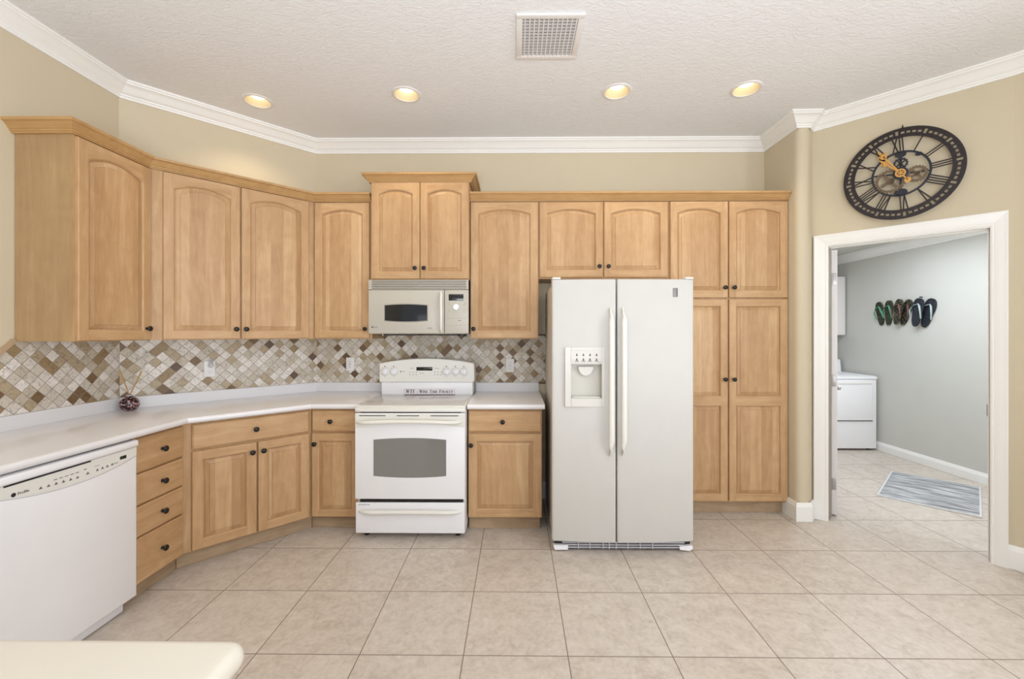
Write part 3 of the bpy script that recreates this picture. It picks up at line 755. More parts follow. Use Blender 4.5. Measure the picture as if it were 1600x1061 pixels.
def bar_handle(mb, x0, x1, z, mat, out=.045, r1=.014, bow=.006, y0=0):
    n = 16; path = []; rr = []
    for i in range(n + 1):
        t = i / n; x = x0 + (x1 - x0) * t; e_ = min(t, 1 - t) * n / 2
        y = y0 - out * min(1, e_ ** .6) ; path.append((x, y, z - bow * 4 * (t - .5) ** 2)); rr.append(r1 * (.6 if e_ < .4 else 1))
    mb.tube(path, rr, mat, 12, ry=[q * .8 for q in rr])
s = MB(); bar_handle(s, -.368, .352, .818, 'handle_cream', .050, .017, .012, -.002); s.build('handle', od, smooth=50)
dr = MB().box(-.374, .374, .004, .044, .042, .252, 'appliance_white', .006).build('storage_drawer', r)
s = MB(); bar_handle(s, -.350, .345, .200, 'handle_cream', .032, .018, .006, .006); s.build('drawer_handle', dr, smooth=50)
s = MB(); s.box(-.345, .362, .012, .045, .254, .270, 'black'); s.build('drawer_gap', r)
s = MB(); text_mesh(s, 'SELF CLEANING OVEN', .0075, -.352, .236, .0035, 'ink'); s.build('lettering', dr, smooth=0)
s = MB(); s.box(-.372, .372, .560, .70, .905, 1.02, 'appliance_white', .004); s.build('riser', r)
s = MB(); pts = [(-.380, 1.012), (.378, 1.012), (.388, 1.024), (.386, 1.155), (.378, 1.168)] + [(.37 - .74 * i / 18, 1.170 + .036 * (1 - (2 * i / 18 - 1) ** 2)) for i in range(19)] + [(-.380, 1.168), (-.388, 1.155), (-.388, 1.024)]
s.prism(pts, .548, .690, 'appliance_cream'); bg = s.build('control_backguard', r, smooth=25, bevel=.006)
for kx in (-.340, -.267, .161, .234, .302):
    q = MB(); q.lathe([(.030, .549), (.030, .545), (.025, .543), (.023, .530), (.020, .527), (.001, .527)], 'appliance_white', 'y', (kx, 0, 1.100), 28); q.box(kx - .005, kx + .005, .518, .53, 1.080, 1.120, 'appliance_white', .003)
    q.build('control_knob', bg, smooth=40)
    q = MB(); q.lathe([(.0335, .5485), (.0335, .5475), (.032, .5475), (.032, .5485)], 'ink_light', 'y', (kx, 0, 1.100), 28)
    q.box(kx - .007, kx + .004, .547, .549, 1.138, 1.145, 'ink'); q.box(kx - .004, kx + .004, .547, .549, 1.056, 1.060, 'ink_light'); q.box(kx - .024, kx - .019, .547, .549, 1.126, 1.131, 'ink_light'); q.box(kx + .018, kx + .023, .547, .549, 1.126, 1.131, 'ink_light')
    q.build('knob_marking', bg, smooth=0)
s = MB(); s.box(-.084, .046, .5455, .549, 1.108, 1.137, 'display', .002); bgd = s.build('display_screen', bg)
s = MB(); text_mesh(s, '10:53', .016, .006, 1.117, .5453, 'badge_dark'); s.build('digits', bgd, smooth=0)
mk = []
for i in range(3):
    for j in range(2):
        mk += [(-.142 + i * .026, -.132 + i * .026, .547, .549, 1.072 + j * .020, 1.078 + j * .020, 'ink_light'), (.040 + i * .026 + .02, .050 + i * .026 + .02, .547, .549, 1.072 + j * .020, 1.078 + j * .020, 'ink_light')]
mk += [(-.136, -.105, .547, .549, 1.124, 1.128, 'ink_light'), (.064, .10, .547, .549, 1.124, 1.128, 'ink_light'), (-.06, -.02, .547, .549, 1.086, 1.090, 'ink_light')]
marks(bg, mk)
def logo(parent, x, z, y, sc, mat='ink'):
    s = MB(); s.lathe([(.0065 * sc, 0), (.0065 * sc, -.0006), (.0001, -.0006)], mat, 'y', (x, y, z), 20); text_mesh(s, 'Profile', .012 * sc, x + .011 * sc, z - .004 * sc, y, mat); s.build('logo', parent, smooth=0)
logo(bg, -.212, 1.100, .5482, .9)

# small sign leaning on the riser
def strokes(ch):
    """serif capitals in a 1x1 box: list of (x0,y0,x1,y1,width)"""
    T, t = .20, .09
    D = {'W': ([(.10, 1, .30, 0, T), (.30, 0, .50, .9, t), (.50, .9, .70, 0, T), (.70, 0, .92, 1, t)], 1.05, [(.10, 1), (.50, 1), (.92, 1)]),
         'T': ([(.4, 0, .4, 1, T), (.02, .97, .78, .97, t)], .85, [(.4, 0)]), 'F': ([(.18, 0, .18, 1, T), (.1, .97, .68, .97, t), (.2, .52, .52, .52, t)], .75, [(.18, 0)]),
         'I': ([(.18, 0, .18, 1, T)], .42, [(.18, 0), (.18, 1)]), 'N': ([(.14, 0, .14, 1, t), (.14, 1, .72, 0, T), (.72, 0, .72, 1, t)], .92, [(.14, 0), (.14, 1), (.72, 1)]),
         'E': ([(.18, 0, .18, 1, T), (.1, .97, .66, .97, t), (.1, .03, .68, .03, t), (.2, .52, .52, .52, t)], .78, []), 'M': ([(.14, 0, .14, 1, t), (.14, 1, .48, .05, T), (.48, .05, .82, 1, t), (.82, 0, .82, 1, T)], 1.02, [(.14, 0), (.82, 0)]),
         'A': ([(.08, 0, .40, 1, t), (.40, 1, .72, 0, T), (.22, .35, .62, .35, t)], .85, [(.08, 0), (.72, 0)]), 'L': ([(.18, 0, .18, 1, T), (.1, .03, .64, .03, t)], .72, [(.18, 1)]),
         'Y': ([(.06, 1, .38, .48, T), (.38, .48, .70, 1, t), (.38, 0, .38, .5, T)], .82, [(.06, 1), (.70, 1), (.38, 0)]), '-': ([(.1, .42, .45, .42, .12)], .6, []), ' ': ([], .45, [])}
    return D[ch]
def serif_text(mb, runs, x, z, y, width, mat):
    tot = 0
    for st, hgt in runs: tot += sum(strokes(c_)[1] * hgt for c_ in st)
    k_ = width / tot
    for st, hgt in runs:
        for c_ in st:
            L_, adv, ser = strokes(c_); hh = hgt * k_ if False else hgt
            for x0, y0, x1, y1, wd in L_:
                a = Vector((x + x0 * hgt * k_, z + y0 * hgt)); b = Vector((x + x1 * hgt * k_, z + y1 * hgt)); d_ = (b - a).normalized(); nn = Vector((-d_.y, d_.x)) * wd * hgt * min(k_, 1.0) / 2
                ps = [a - nn, b - nn, b + nn, a + nn]; mb.prism([(p.x, p.y) for p in ps], y, y - .0006, mat)
            for sx_, sy_ in ser:
                cx = x + sx_ * hgt * k_; cz = z + sy_ * hgt; wv = .17 * hgt * k_; hv = .035 * hgt
                mb.prism([(cx - wv, cz - hv), (cx + wv, cz - hv), (cx + wv, cz + hv), (cx - wv, cz + hv)], y, y - .0006, mat)
            x += adv * hgt * k_
r = thing('word_sign', 'small pale sign reading WTF - Wine Time Finally, leaning on the range back', 'sign', (-.703, 3.434, .9156))
s = MB().box(-.206, .206, 0, .008, 0, .048, 'sign_face', .001); s.build('board', r)
s = MB(); serif_text(s, [('WTF', .027), (' - ', .020), ('W', .025), ('INE', .020), (' ', .02), ('T', .025), ('IME', .020), (' ', .02), ('F', .025), ('INALLY', .020)], -.192, .011, 0, .384, 'ink_dark'); s.build('lettering', r, smooth=0, label='dark serif lettering')
r.rotation_euler = (radians(-3), 0, 0)

# ------------------------------------------------------------------ microwave
r = thing('microwave', 'white over-the-range microwave oven under the raised cabinet', 'microwave', (-1.124, 3.21, 1.41))
MB().box(.012, .750, .030, .404, -.004, .408, 'microwave_white', .003).build('body', r)
s = MB(); s.box(.10, .36, .06, .34, -.016, -.004, 'vent_dark', .002); s.box(.41, .67, .06, .34, -.016, -.004, 'vent_dark', .002); s.build('grease_filter', r)
MB().box(.09, .10, .05, .36, -.018, -.003, 'steel').build('filter_clip', r); MB().box(.70, .715, .05, .30, -.024, -.003, 'black').build('lamp_lens', r)
s = MB(); s.box(.0, .762, .014, .03, .334, .408, 'vent_dark')
for i in range(6): s.box(0, .762, .0, .022, .334 + i * .0128, .334 + i * .0128 + .0082, 'microwave_white', .002)
s.box(0, .025, .001, .03, .334, .408, 'microwave_white'); s.box(.745, .762, .001, .03, .334, .408, 'microwave_white'); s.build('vent_grille', r)
md = MB().box(0, .576, 0, .030, 0, .330, 'microwave_white', .004).build('door', r)
s = MB(); oval_prism(s, .287, .322, .099, .212, .008, -.0012, .004, 'window_glass'); s.build('door_window', md, smooth=20)
s = MB(); oval_prism(s, .287, .334, .093, .218, .009, -.0006, .004, 'groove'); s.build('window_rim', md, smooth=20)
s = MB(); n = 14; s.tube([(.556 + .004 * sin(pi * i / n), -.004 - .030 * sin(pi * i / n) ** .6, .012 + .302 * i / n) for i in range(n + 1)], [.011] * (n + 1), 'handle_cream', 12, ry=[.010] * (n + 1)); s.build('handle', md, smooth=50)
mp_ = MB().box(.580, .762, .001, .030, 0, .330, 'microwave_white', .004).build('control_panel', r)
s = MB(); s.box(.612, .724, -.0008, .002, .250, .298, 'display', .001); s.build('display_screen', mp_)
s = MB(); s.lathe([(.024, .001), (.024, -.004), (.021, -.014), (.001, -.015)], 'appliance_white', 'y', (.668, 0, .200), 28); s.build('dial', mp_)
mk = [(x, x + .014, .0002, .002, z, z + .004, 'ink_light') for x, z in ((.606, .228), (.606, .216), (.606, .178), (.606, .163), (.722, .216), (.722, .180), (.722, .163), (.730, .229))]
mk += [(x, x + .012, .0002, .002, .112, .116, 'ink_light') for x in (.60, .622, .644, .666, .688, .71, .73)] + [(.683, .706, .0002, .002, .096, .100, 'ink')]
mk += [(x, x + .020, .0002, .002, .060, .063, 'ink_light') for x in (.602, .630, .660, .688, .714)]
marks(mp_, mk)
logo(md, .030, .048, -.0002, .9, 'ink_dark')
s = MB(); text_mesh(s, 'SENSOR', .010, .450, .036, -.0002, 'ink'); s.build('lettering', md, smooth=0)

# ------------------------------------------------------------------ refrigerator
fx0, fx1, fs0, fs1 = .232, 1.144, .640, .648
r = thing('refrigerator', 'white side-by-side refrigerator with ice and water dispenser', 'refrigerator', (.688, 2.72, 0))
F = lambda x: x - .688
s = MB(); s.box(F(.244), F(1.132), .082, .80, .03, 1.742, 'fridge_side', .006); s.build('body', r)
def bow(x): return -.022 * (1 - ((x) / .456) ** 2)
def fdoor(x0, x1, hole=None):
    n = 16; mb = MB(); xs = [x0, x0 + .002, x0 + .007] + [x0 + .012 + (x1 - x0 - .024) * i / n for i in range(n + 1)] + [x1 - .007, x1 - .002, x1]
    ed = {0: .012, 1: .004, 2: .001, len(xs) - 1: .012, len(xs) - 2: .004, len(xs) - 3: .001}
    front = [(x, .022 + bow(x) + ed.get(i, 0)) for i, x in enumerate(xs)]
    z0, z1 = .066, 1.760
    zs = [z0, z0 + .003, z0 + .010] + ([hole[2], hole[3]] if hole else []) + [z1 - .010, z1 - .003, z1]
    ez = {0: .010, 1: .003, len(zs) - 1: .010, len(zs) - 2: .003}
    if hole:
        xs2 = sorted(set(xs + [hole[0], hole[1]])); front = [(x, .022 + bow(x) + (ed.get(xs.index(x), 0) if x in xs else 0)) for x in xs2]
    vs = []; k = len(front)
    for j, z in enumerate(zs):
        for x, y in front: vs.append((x, y + ez.get(j, 0), z))
    fs = []
    for j in range(len(zs) - 1):
        for i in range(k - 1):
            if hole and zs[j] >= hole[2] - 1e-6 and zs[j + 1] <= hole[3] + 1e-6 and front[i][0] >= hole[0] - 1e-6 and front[i + 1][0] <= hole[1] + 1e-6: continue
            fs.append((j * k + i, j * k + i + 1, (j + 1) * k + i + 1, (j + 1) * k + i))
    o = len(vs); vs += [(x0, .080, z0), (x1, .080, z0), (x1, .080, z1), (x0, .080, z1)]
    J = len(zs) - 1
    fs.append((o, o + 1, o + 2, o + 3)); fs.append([o] + [i for i in range(k)] + [o + 1]); fs.append([o + 3] + [J * k + i for i in range(k)] + [o + 2])
    fs.append([o, o + 3] + [j * k for j in range(J, -1, -1)]); fs.append([o + 1, o + 2] + [j * k + k - 1 for j in range(J, -1, -1)])
    mb.add(vs, fs, 'fridge_white'); return mb.build('door', r, smooth=40)
hx0, hx1, hz0, hz1 = F(.352), F(.548), .992, 1.212
ld = fdoor(F(fx0), F(fs0), (hx0, hx1, hz0, hz1)); rd = fdoor(F(fs1), F(fx1))
# dispenser
yb = .006
s = MB(); o4 = (F(.313), F(.566), .940, 1.322)
def frame_box(mb, o, i, y0, y1, mat):
    mb.box(o[0], i[0], y0, y1, o[2], o[3], mat); mb.box(i[1], o[1], y0, y1, o[2], o[3], mat); mb.box(i[0], i[1], y0, y1, o[2], i[2], mat); mb.box(i[0], i[1], y0, y1, i[3], o[3], mat)
frame_box(s, o4, (hx0, hx1, hz0, hz1), -.004, .012, 'dispenser_white'); s.build('dispenser_frame', ld, bevel=.002)
s = MB(); s.box(hx0, hx1, .060, .066, hz0, hz1, 'dispenser_inner'); s.box(hx0 - .002, hx0, .004, .066, hz0, hz1, 'dispenser_inner'); s.box(hx1, hx1 + .002, .004, .066, hz0, hz1, 'dispenser_inner')
s.box(hx0, hx1, .004, .066, hz0 - .002, hz0 + .004, 'dispenser_inner'); s.box(hx0, hx1, .004, .066, hz1, hz1 + .003, 'dispenser_inner'); s.build('dispenser_recess', ld)
s = MB(); pts = [(F(.452) + .050 * cos(a), 1.196 + .062 * sin(a)) for a in [pi + pi * i / 16 for i in range(17)]]
s.prism(pts, .030, .058, 'dispenser_white'); s.build('dispenser_paddle', ld, bevel=.003)
s = MB(); s.box(F(.36), F(.54), .010, .056, hz0 + .004, hz0 + .010, 'handle_cream', .002); s.build('drip_tray', ld)
s = MB(); s.box(F(.350), F(.552), -.007, -.003, 1.216, 1.306, 'dispenser_white', .001); dp = s.build('dispenser_panel', ld)
for i in range(4):
    for j in range(2):
        x = F(.388) + i * .042; z = 1.266 - j * .030; s = MB()
        s.prism([(x - .007, z), (x + .007, z), (x + .007, z + .003), (x + .004, z + .004), (x + .004, z + .012), (x + .001, z + .013), (x + .001, z + .018), (x - .001, z + .018), (x - .001, z + .013), (x - .004, z + .012), (x - .004, z + .004), (x - .007, z + .003)], -.0078, -.006, 'ink')
        s.build('button', dp, smooth=0)
marks(dp, [(F(.388) + i * .042 - .013, F(.388) + i * .042 + .013, -.0078, -.006, 1.230, 1.233, 'ink') for i in range(4)] + [(F(.520), F(.546), -.0078, -.006, 1.221, 1.223, 'ink')], 'caption')
def fhandle(parent, x, sg):
    mb = MB(); n = 28; path = []; rr = []
    for i in range(n + 1):
        t = i / n; z = .632 + .938 * t; e_ = min(t, 1 - t); q = min(1, e_ / .12); q = q * q * (3 - 2 * q)
        path.append((x - sg * .004, -.008 - .044 * min(1, (e_ / .10)) ** .8, z)); rr.append(.0075 + .005 * q)
    mb.tube(path, rr, 'handle_cream', 12, ry=[.012 + .006 * min(1, min(i, n - i) / 3) for i in range(n + 1)]); mb.build('handle', parent, smooth=50)
fhandle(ld, F(.606), 1); fhandle(rd, F(.677), -1)
s = MB(); s.box(F(1.008), F(1.036), -.0035 + .010, .016, 1.645, 1.702, 'badge', .001); bdg = s.build('badge', rd)
s = MB(); s.box(F(1.0285), F(1.0345), .0050, .0070, 1.647, 1.700, 'badge_dark'); s.build('badge_bar', bdg)
for x in (F(.262), F(1.118)):
    MB().box(x - .028, x + .026, .02, .11, 1.760, 1.774, 'handle_cream', .005).build('hinge_cover', r)
s = MB()
s.box(F(.25), F(1.13), .045, .05, .012, .064, 'gap_dark')
for z in (.018, .034, .050): s.box(F(.30), F(1.09), .034, .046, z, z + .007, 'plastic_grey')
for x in (.40, .475, .56, .60, .645, .72, .80, .88): s.box(F(x), F(x) + .006, .030, .046, .014, .060, 'plastic_grey')
s.prism([(F(.250), .010), (F(.335), .012), (F(.335), .040), (F(.240), .040)], .022, .05, 'appliance_white'); s.prism([(F(1.055), .014), (F(1.12), .008), (F(1.138), .020), (F(1.138), .042), (F(1.055), .034)], .022, .05, 'appliance_white')
s.build('toe_grille', r)
s = MB()
for x in (.27, 1.10):
    for y in (.12, .70): s.lathe([(.02, .0), (.02, .03)], 'black', 'x', (F(x), y, .021), 14)
s.build('roller', r)

# ------------------------------------------------------------------ dishwasher (local x along +Y)
r = thing('dishwasher', 'white built-in dishwasher under the left counter', 'dishwasher', (-1.945, 1.555, 0), LF)
MB().box(.004, .596, .03, .60, .08, .868, 'appliance_white', .004).build('tub', r)
s = MB(); s.box(0, .600, 0, .030, .066, .868, 'appliance_white', .008); dw_ = s.build('door', r, smooth=40)
s = MB(); n = 24
bz = lambda t: .790 - .040 * (1 - t * t)
pts = [(.006 + .588 * i / n, bz(-1 + 2 * i / n)) for i in range(n + 1)] + [(.594, .830), (.006, .830)]
s.prism(pts, -.003, .002, 'appliance_cream'); pn = s.build('control_panel', dw_, smooth=20, bevel=.001)
s = MB(); pts = [(.006 + .588 * i / n, bz(-1 + 2 * i / n) - .007) for i in range(n + 1)] + [(.594 - .588 * i / n, bz(1 - 2 * i / n) - .0055) for i in range(n + 1)]
s.prism(pts, -.0008, .002, 'groove'); s.build('panel_groove', dw_, smooth=20)
s = MB(); s.box(.002, .598, -.014, .01, .832, .867, 'appliance_white', .011); s.box(.03, .36, -.004, 0, .824, .830, 'ink_dark'); s.build('handle', dw_, smooth=40)
s = MB(); s.box(.502, .536, -.0042, .0, .790, .806, 'display_green', .001); s.build('display_screen', pn)
def icon(x, z, w_=.006, m_='ink'):
    MB().prism([(x - w_, z), (x + w_, z), (x + w_, z + .004), (x + w_ * .35, z + .005), (x + w_ * .35, z + .010), (x - w_ * .35, z + .010), (x - w_ * .35, z + .005), (x - w_, z + .004)], -.0036, 0, m_).build('button', pn, smooth=0)
for i in range(6): icon(.156 + i * .029, .7745 - .0012 * i)
icon(.346, .772, .007)
for i in range(4): icon(.390 + i * .024, .773 + .0012 * i)
marks(pn, [(.205 + i * .022, .219 + i * .022, -.0036, 0, .793, .796, 'ink') for i in range(5)] + [(.470, .492, -.0036, 0, .780, .783, 'ink'), (.375, .400, -.0036, 0, .796, .798, 'ink_light'), (.33, .34, -.0036, 0, .796, .800, 'ink')], 'caption')
logo(pn, .062, .786, -.0034, 1.25, 'ink_dark')
MB().box(.010, .570, .045, .065, .004, .078, 'appliance_white', .002).build('kick_plate', r)
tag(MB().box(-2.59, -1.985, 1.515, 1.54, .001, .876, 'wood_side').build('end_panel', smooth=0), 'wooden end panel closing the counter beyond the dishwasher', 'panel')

# ------------------------------------------------------------------ island
r = thing('island_cabinet', 'wooden island cabinet under the cream countertop', 'cabinet', (-.80, .05, 0))
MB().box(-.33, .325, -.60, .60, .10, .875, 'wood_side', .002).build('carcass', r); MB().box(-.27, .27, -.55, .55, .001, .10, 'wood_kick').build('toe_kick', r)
bm = bmesh.new(); bmesh.ops.create_cube(bm, size=1)
for v in bm.verts: v.co = Vector((-.80 + v.co.x * .735, .04 + v.co.y * 1.30, .895 + v.co.z * .038))
ve = [e_ for e_ in bm.edges if abs(e_.verts[0].co.z - e_.verts[1].co.z) > .01]
bmesh.ops.bevel(bm, geom=ve, offset=.03, segments=6, profile=.5, affect='EDGES')
he = [e_ for e_ in bm.edges if abs(e_.verts[0].co.z - e_.verts[1].co.z) < 1e-5 and len([f for f in e_.link_faces if abs(f.normal.z) > .9]) == 1]
bmesh.ops.bevel(bm, geom=he, offset=.0175, segments=5, profile=.5, affect='EDGES')
s = MB(); s.bm(bm, 'island_cream'); tag(s.build('island_countertop', smooth=50), 'cream island countertop corner in the bottom left foreground', 'countertop')

# ------------------------------------------------------------------ ceiling fixtures
places = ['far left end of the row', 'second from the left, over the microwave side', 'third from the left, above the refrigerator', 'right end, nearest the clock wall']
first = None
def downlight():
    r = thing('recessed_downlight', '', 'ceiling light', (0, 0, ZC))
    s = MB(); s.lathe([(.098, 0), (.097, -.004), (.088, -.008), (.081, -.007), (.0797, -.004), (.0797, 0)], 'vent_white', n=40, cap=False); s.build('trim_ring', r, smooth=50)
    s = MB(); n_ = 40
    prof = [(.0795, -.004), (.0775, .012), (.072, .040), (.066, .066), (.050, .067)]
    for a, b in zip(prof, prof[1:]):
        vs = [(a[0] * cos(2 * pi * i / n_), a[0] * sin(2 * pi * i / n_), a[1]) for i in range(n_)] + [(b[0] * cos(2 * pi * i / n_), b[0] * sin(2 * pi * i / n_), b[1]) for i in range(n_)]
        s.add(vs, [(i, (i + 1) % n_, n_ + (i + 1) % n_, n_ + i) for i in range(n_)], 'light_trim')
    s.build('reflector', r, smooth=50)
    s = MB(); s.lathe([(.049, .066), (.049, .042), (.044, .033), (.025, .028), (.001, .027)], 'lamp_glow', n=32); s.build('bulb', r, smooth=60)
    return r
def copy_tree(o, parent=None):
    c_ = o.copy(); COL.objects.link(c_)
    if parent: c_.parent = parent
    for ch in [q for q in bpy.data.objects if q.parent == o]: copy_tree(ch, c_)
    return c_
dl = downlight()
for i, (x, y) in enumerate(LP):
    o = dl if i == 0 else copy_tree(dl)
    o.location = (x, y, ZC); o['label'] = 'lit round recessed ceiling light, ' + places[i]; o['group'] = 'recessed ceiling lights over the kitchen'
for i, (x, y) in enumerate(LP):
    l = bpy.data.lights.new('downlight_beam', 'SPOT'); l.energy = 11; l.spot_size = radians(125); l.spot_blend = .8; l.color = (1, .86, .62); l.shadow_soft_size = .05
    o = bpy.data.objects.new('downlight_beam', l); COL.objects.link(o); o.location = (x, y, ZC - .012)
# vent
r = thing('ceiling_vent', 'square white air vent grille in the ceiling', 'vent', (.178, 2.343, ZC))
s = MB(); frame_pts = .178
def vbox(mb, x0, x1, y0, y1, z0, z1, m, c_=0): mb.box(x0, x1, y0, y1, z0, z1, m, c_)
vbox(s, -.178, .178, -.178, -.145, -.012, 0, 'vent_white', .004); vbox(s, -.178, .178, .145, .178, -.012, 0, 'vent_white', .004); vbox(s, -.178, -.145, -.15, .15, -.012, 0, 'vent_white', .004); vbox(s, .145, .178, -.15, .15, -.012, 0, 'vent_white', .004)
s.build('frame', r)
s = MB(); s.box(-.146, .146, -.146, .146, -.003, -.0005, 'vent_dark'); s.build('duct_opening', r)
for i in range(12):
    y = -.133 + i * .0236
    q = MB(); q.prism([(y, -.004), (y + .014, -.008), (y + .016, -.0065), (y + .003, -.003)], -.145, .145, 'vent_grey', 'yz'); q.build('slat', r, smooth=0)
for i in range(12):
    x = -.134 + i * .0244
    q = MB(); q.prism([(x, -.0125), (x + .004, -.0125), (x + .007, -.008), (x + .003, -.008)], -.145, .145, 'vent_white', 'xz'); q.build('louvre', r, smooth=0)

# ------------------------------------------------------------------ clock on the doorway wall
ccx, ccy, ccz = 2.615, 2.905, 2.490
r = thing('wall_clock', 'large openwork black skeleton clock with gears and gold hands above the doorway', 'clock', (ccx, ccy, ccz), radians(-45))
def pol(rad, a): return (rad * sin(a), rad * cos(a))      # a clockwise from 12
TILT = radians(-4)
def band(mb, r0, r1, a0, a1, y0, y1, mat, n=2):
    pts = [pol(r1, a0 + (a1 - a0) * i / n) for i in range(n + 1)] + [pol(r0, a1 - (a1 - a0) * i / n) for i in range(n + 1)]
    mb.prism(pts, y0, y1, mat)
def ring(mb, r0, r1, y0, y1, mat, n=72):
    vs = []; 
    for i in range(n):
        a = 2 * pi * i / n
        for rad, y in ((r0, y0), (r1, y0), (r1, y1), (r0, y1)):
            p = pol(rad, a); vs.append((p[0], y, p[1]))
    fs = []
    for i in range(n):
        j = (i + 1) % n
        for q in range(4): fs.append((i * 4 + q, j * 4 + q, j * 4 + (q + 1) % 4, i * 4 + (q + 1) % 4))
    mb.add(vs, fs, mat)
y0, y1 = -.026, -.023
s = MB(); ring(s, .291, .307, y0, y1, 'clock_metal'); ring(s, .243, .262, y0, y1, 'clock_metal')
for i in range(60):
    a = TILT + radians(6 * i); big = i % 5 == 0; hw = radians(1.5 if big else 1.9)
    an = a + radians(6); hn = radians(1.5 if (i + 1) % 5 == 0 else 1.9)
    band(s, .261, .292, a + hw, an - hn, y0, y1, 'clock_metal')
    if not big: band(s, .261, .267, a - hw, a + hw, y0, y1, 'clock_metal'); band(s, .281, .292, a - hw, a + hw, y0, y1, 'clock_metal')
    else: band(s, .290, .292, a - hw, a + hw, y0, y1, 'clock_metal')
s.build('chapter_ring', r, smooth=0)
s = MB(); ring(s, .139, .152, y0, y1, 'clock_inner')
for (gx, gz, rad) in ((.0, .130, .030), (.0, -.128, .036), (-.085, .110, .022), (.088, .108, .018)):
    s.prism([(gx + rad * cos(2 * pi * i / 12), gz + rad * .75 * sin(2 * pi * i / 12)) for i in range(12)], y0, y1, 'clock_inner')
s.prism([(-.006, -.14), (.006, -.14), (.006, .14), (-.006, .14)], y1, y1 + .003, 'clock_inner'); s.prism([(-.14, .02), (-.14, .01), (.14, -.02), (.14, -.01)], y1, y1 + .003, 'clock_inner')
s.build('inner_ring', r, smooth=0)
def bar(mb, a, off0, off1, mat='clock_metal', wd=.0036, r0=.148, r1=.247):
    # bar between radii, tangential offset off0 at inner end, off1 at outer end
    rd_ = Vector(pol(1, a)); tg = Vector(pol(1, a + pi / 2)); p = rd_ * r0 + tg * off0; q = rd_ * r1 + tg * off1
    d_ = (q - p).normalized(); nn = Vector((-d_.y, d_.x)) * wd
    mb.prism([tuple(p - nn), tuple(q - nn), tuple(q + nn), tuple(p + nn)], y0, y1, mat)
G = {1: 'I', 2: 'II', 3: 'III', 4: 'IIII', 5: 'V', 6: 'VI', 7: 'VII', 8: 'VIII', 9: 'IX', 10: 'X', 11: 'XI', 12: 'XII'}
for h, st in G.items():
    a = TILT + radians(30 * h); s = MB(); wds = {'I': .015, 'V': .030, 'X': .034}; tot = sum(wds[c_] for c_ in st); x = -tot / 2
    for c_ in st:
        w_ = wds[c_]; m_ = x + w_ / 2
        if c_ == 'I': bar(s, a, m_, m_)
        if c_ == 'V': bar(s, a, m_, m_ - .012, wd=.0040); bar(s, a, m_, m_ + .012)
        if c_ == 'X': bar(s, a, m_ - .013, m_ + .013); bar(s, a, m_ + .013, m_ - .013, wd=.0040)
        x += w_
    s.build('numeral', r, smooth=0)
def gear(name, cx, cz, rad, teeth, mat, ya, yb_, spokes=4, hole=.62):
    mb = MB(); n_ = teeth * 4; out = []
    for i in range(n_):
        a = 2 * pi * i / n_; rr = rad if i % 4 in (0, 1) else rad * .89; out.append((cx + rr * cos(a), cz + rr * sin(a)))
    vs = [(p[0], ya, p[1]) for p in out] + [(p[0], yb_, p[1]) for p in out]
    inn = [(cx + rad * hole * cos(2 * pi * i / n_), cz + rad * hole * sin(2 * pi * i / n_)) for i in range(n_)]
    vs += [(p[0], ya, p[1]) for p in inn] + [(p[0], yb_, p[1]) for p in inn]
    fs = []
    for i in range(n_):
        j = (i + 1) % n_; fs += [(i, j, n_ + j, n_ + i), (i, j, 2 * n_ + j, 2 * n_ + i), (n_ + i, n_ + j, 3 * n_ + j, 3 * n_ + i), (2 * n_ + i, 2 * n_ + j, 3 * n_ + j, 3 * n_ + i)]
    mb.add(vs, fs, mat)
    for k_ in range(spokes):
        a = 2 * pi * k_ / spokes + .6; c_, s_ = cos(a), sin(a); w0 = rad * .13
        mb.prism([(cx - s_ * w0, cz + c_ * w0), (cx + s_ * w0, cz - c_ * w0), (cx + c_ * rad * .68 + s_ * w0 * .7, cz + s_ * rad * .68 - c_ * w0 * .7), (cx + c_ * rad * .68 - s_ * w0 * .7, cz + s_ * rad * .68 + c_ * w0 * .7)], ya, yb_, mat)
    mb.prism([(cx + rad * .26 * cos(2 * pi * i / 16), cz + rad * .26 * sin(2 * pi * i / 16)) for i in range(16)], ya, yb_, mat)
    return mb.build(name, r, smooth=0)
gear('gear', -.052, -.040, .084, 28, 'bronze', -.032, -.028, 4, .74)
gear('gear', .080, -.022, .056, 20, 'bronze', -.032, -.028, 4, .66)
gear('gear', .000, .066, .040, 14, 'clock_inner', -.032, -.028, 4, .66)
s = MB(); s.lathe([(.040, -.026), (.040, -.036), (.036, -.037), (.001, -.037)], 'clock_inner', 'y', n=32); hub = s.build('hub', r)
s = MB(); ring(s, .018, .028, -.044, -.039, 'gold', 32)
for i in range(3):
    a = i * pi / 3; p = pol(.022, a); nn = pol(.0035, a + pi / 2); s.prism([(-p[0] - nn[0], -p[1] - nn[1]), (p[0] - nn[0], p[1] - nn[1]), (p[0] + nn[0], p[1] + nn[1]), (-p[0] + nn[0], -p[1] + nn[1])], -.044, -.039, 'gold')
s.lathe([(.006, -.037), (.006, -.048), (.001, -.049)], 'gold', 'y', n=12); s.build('hub_wheel', hub)
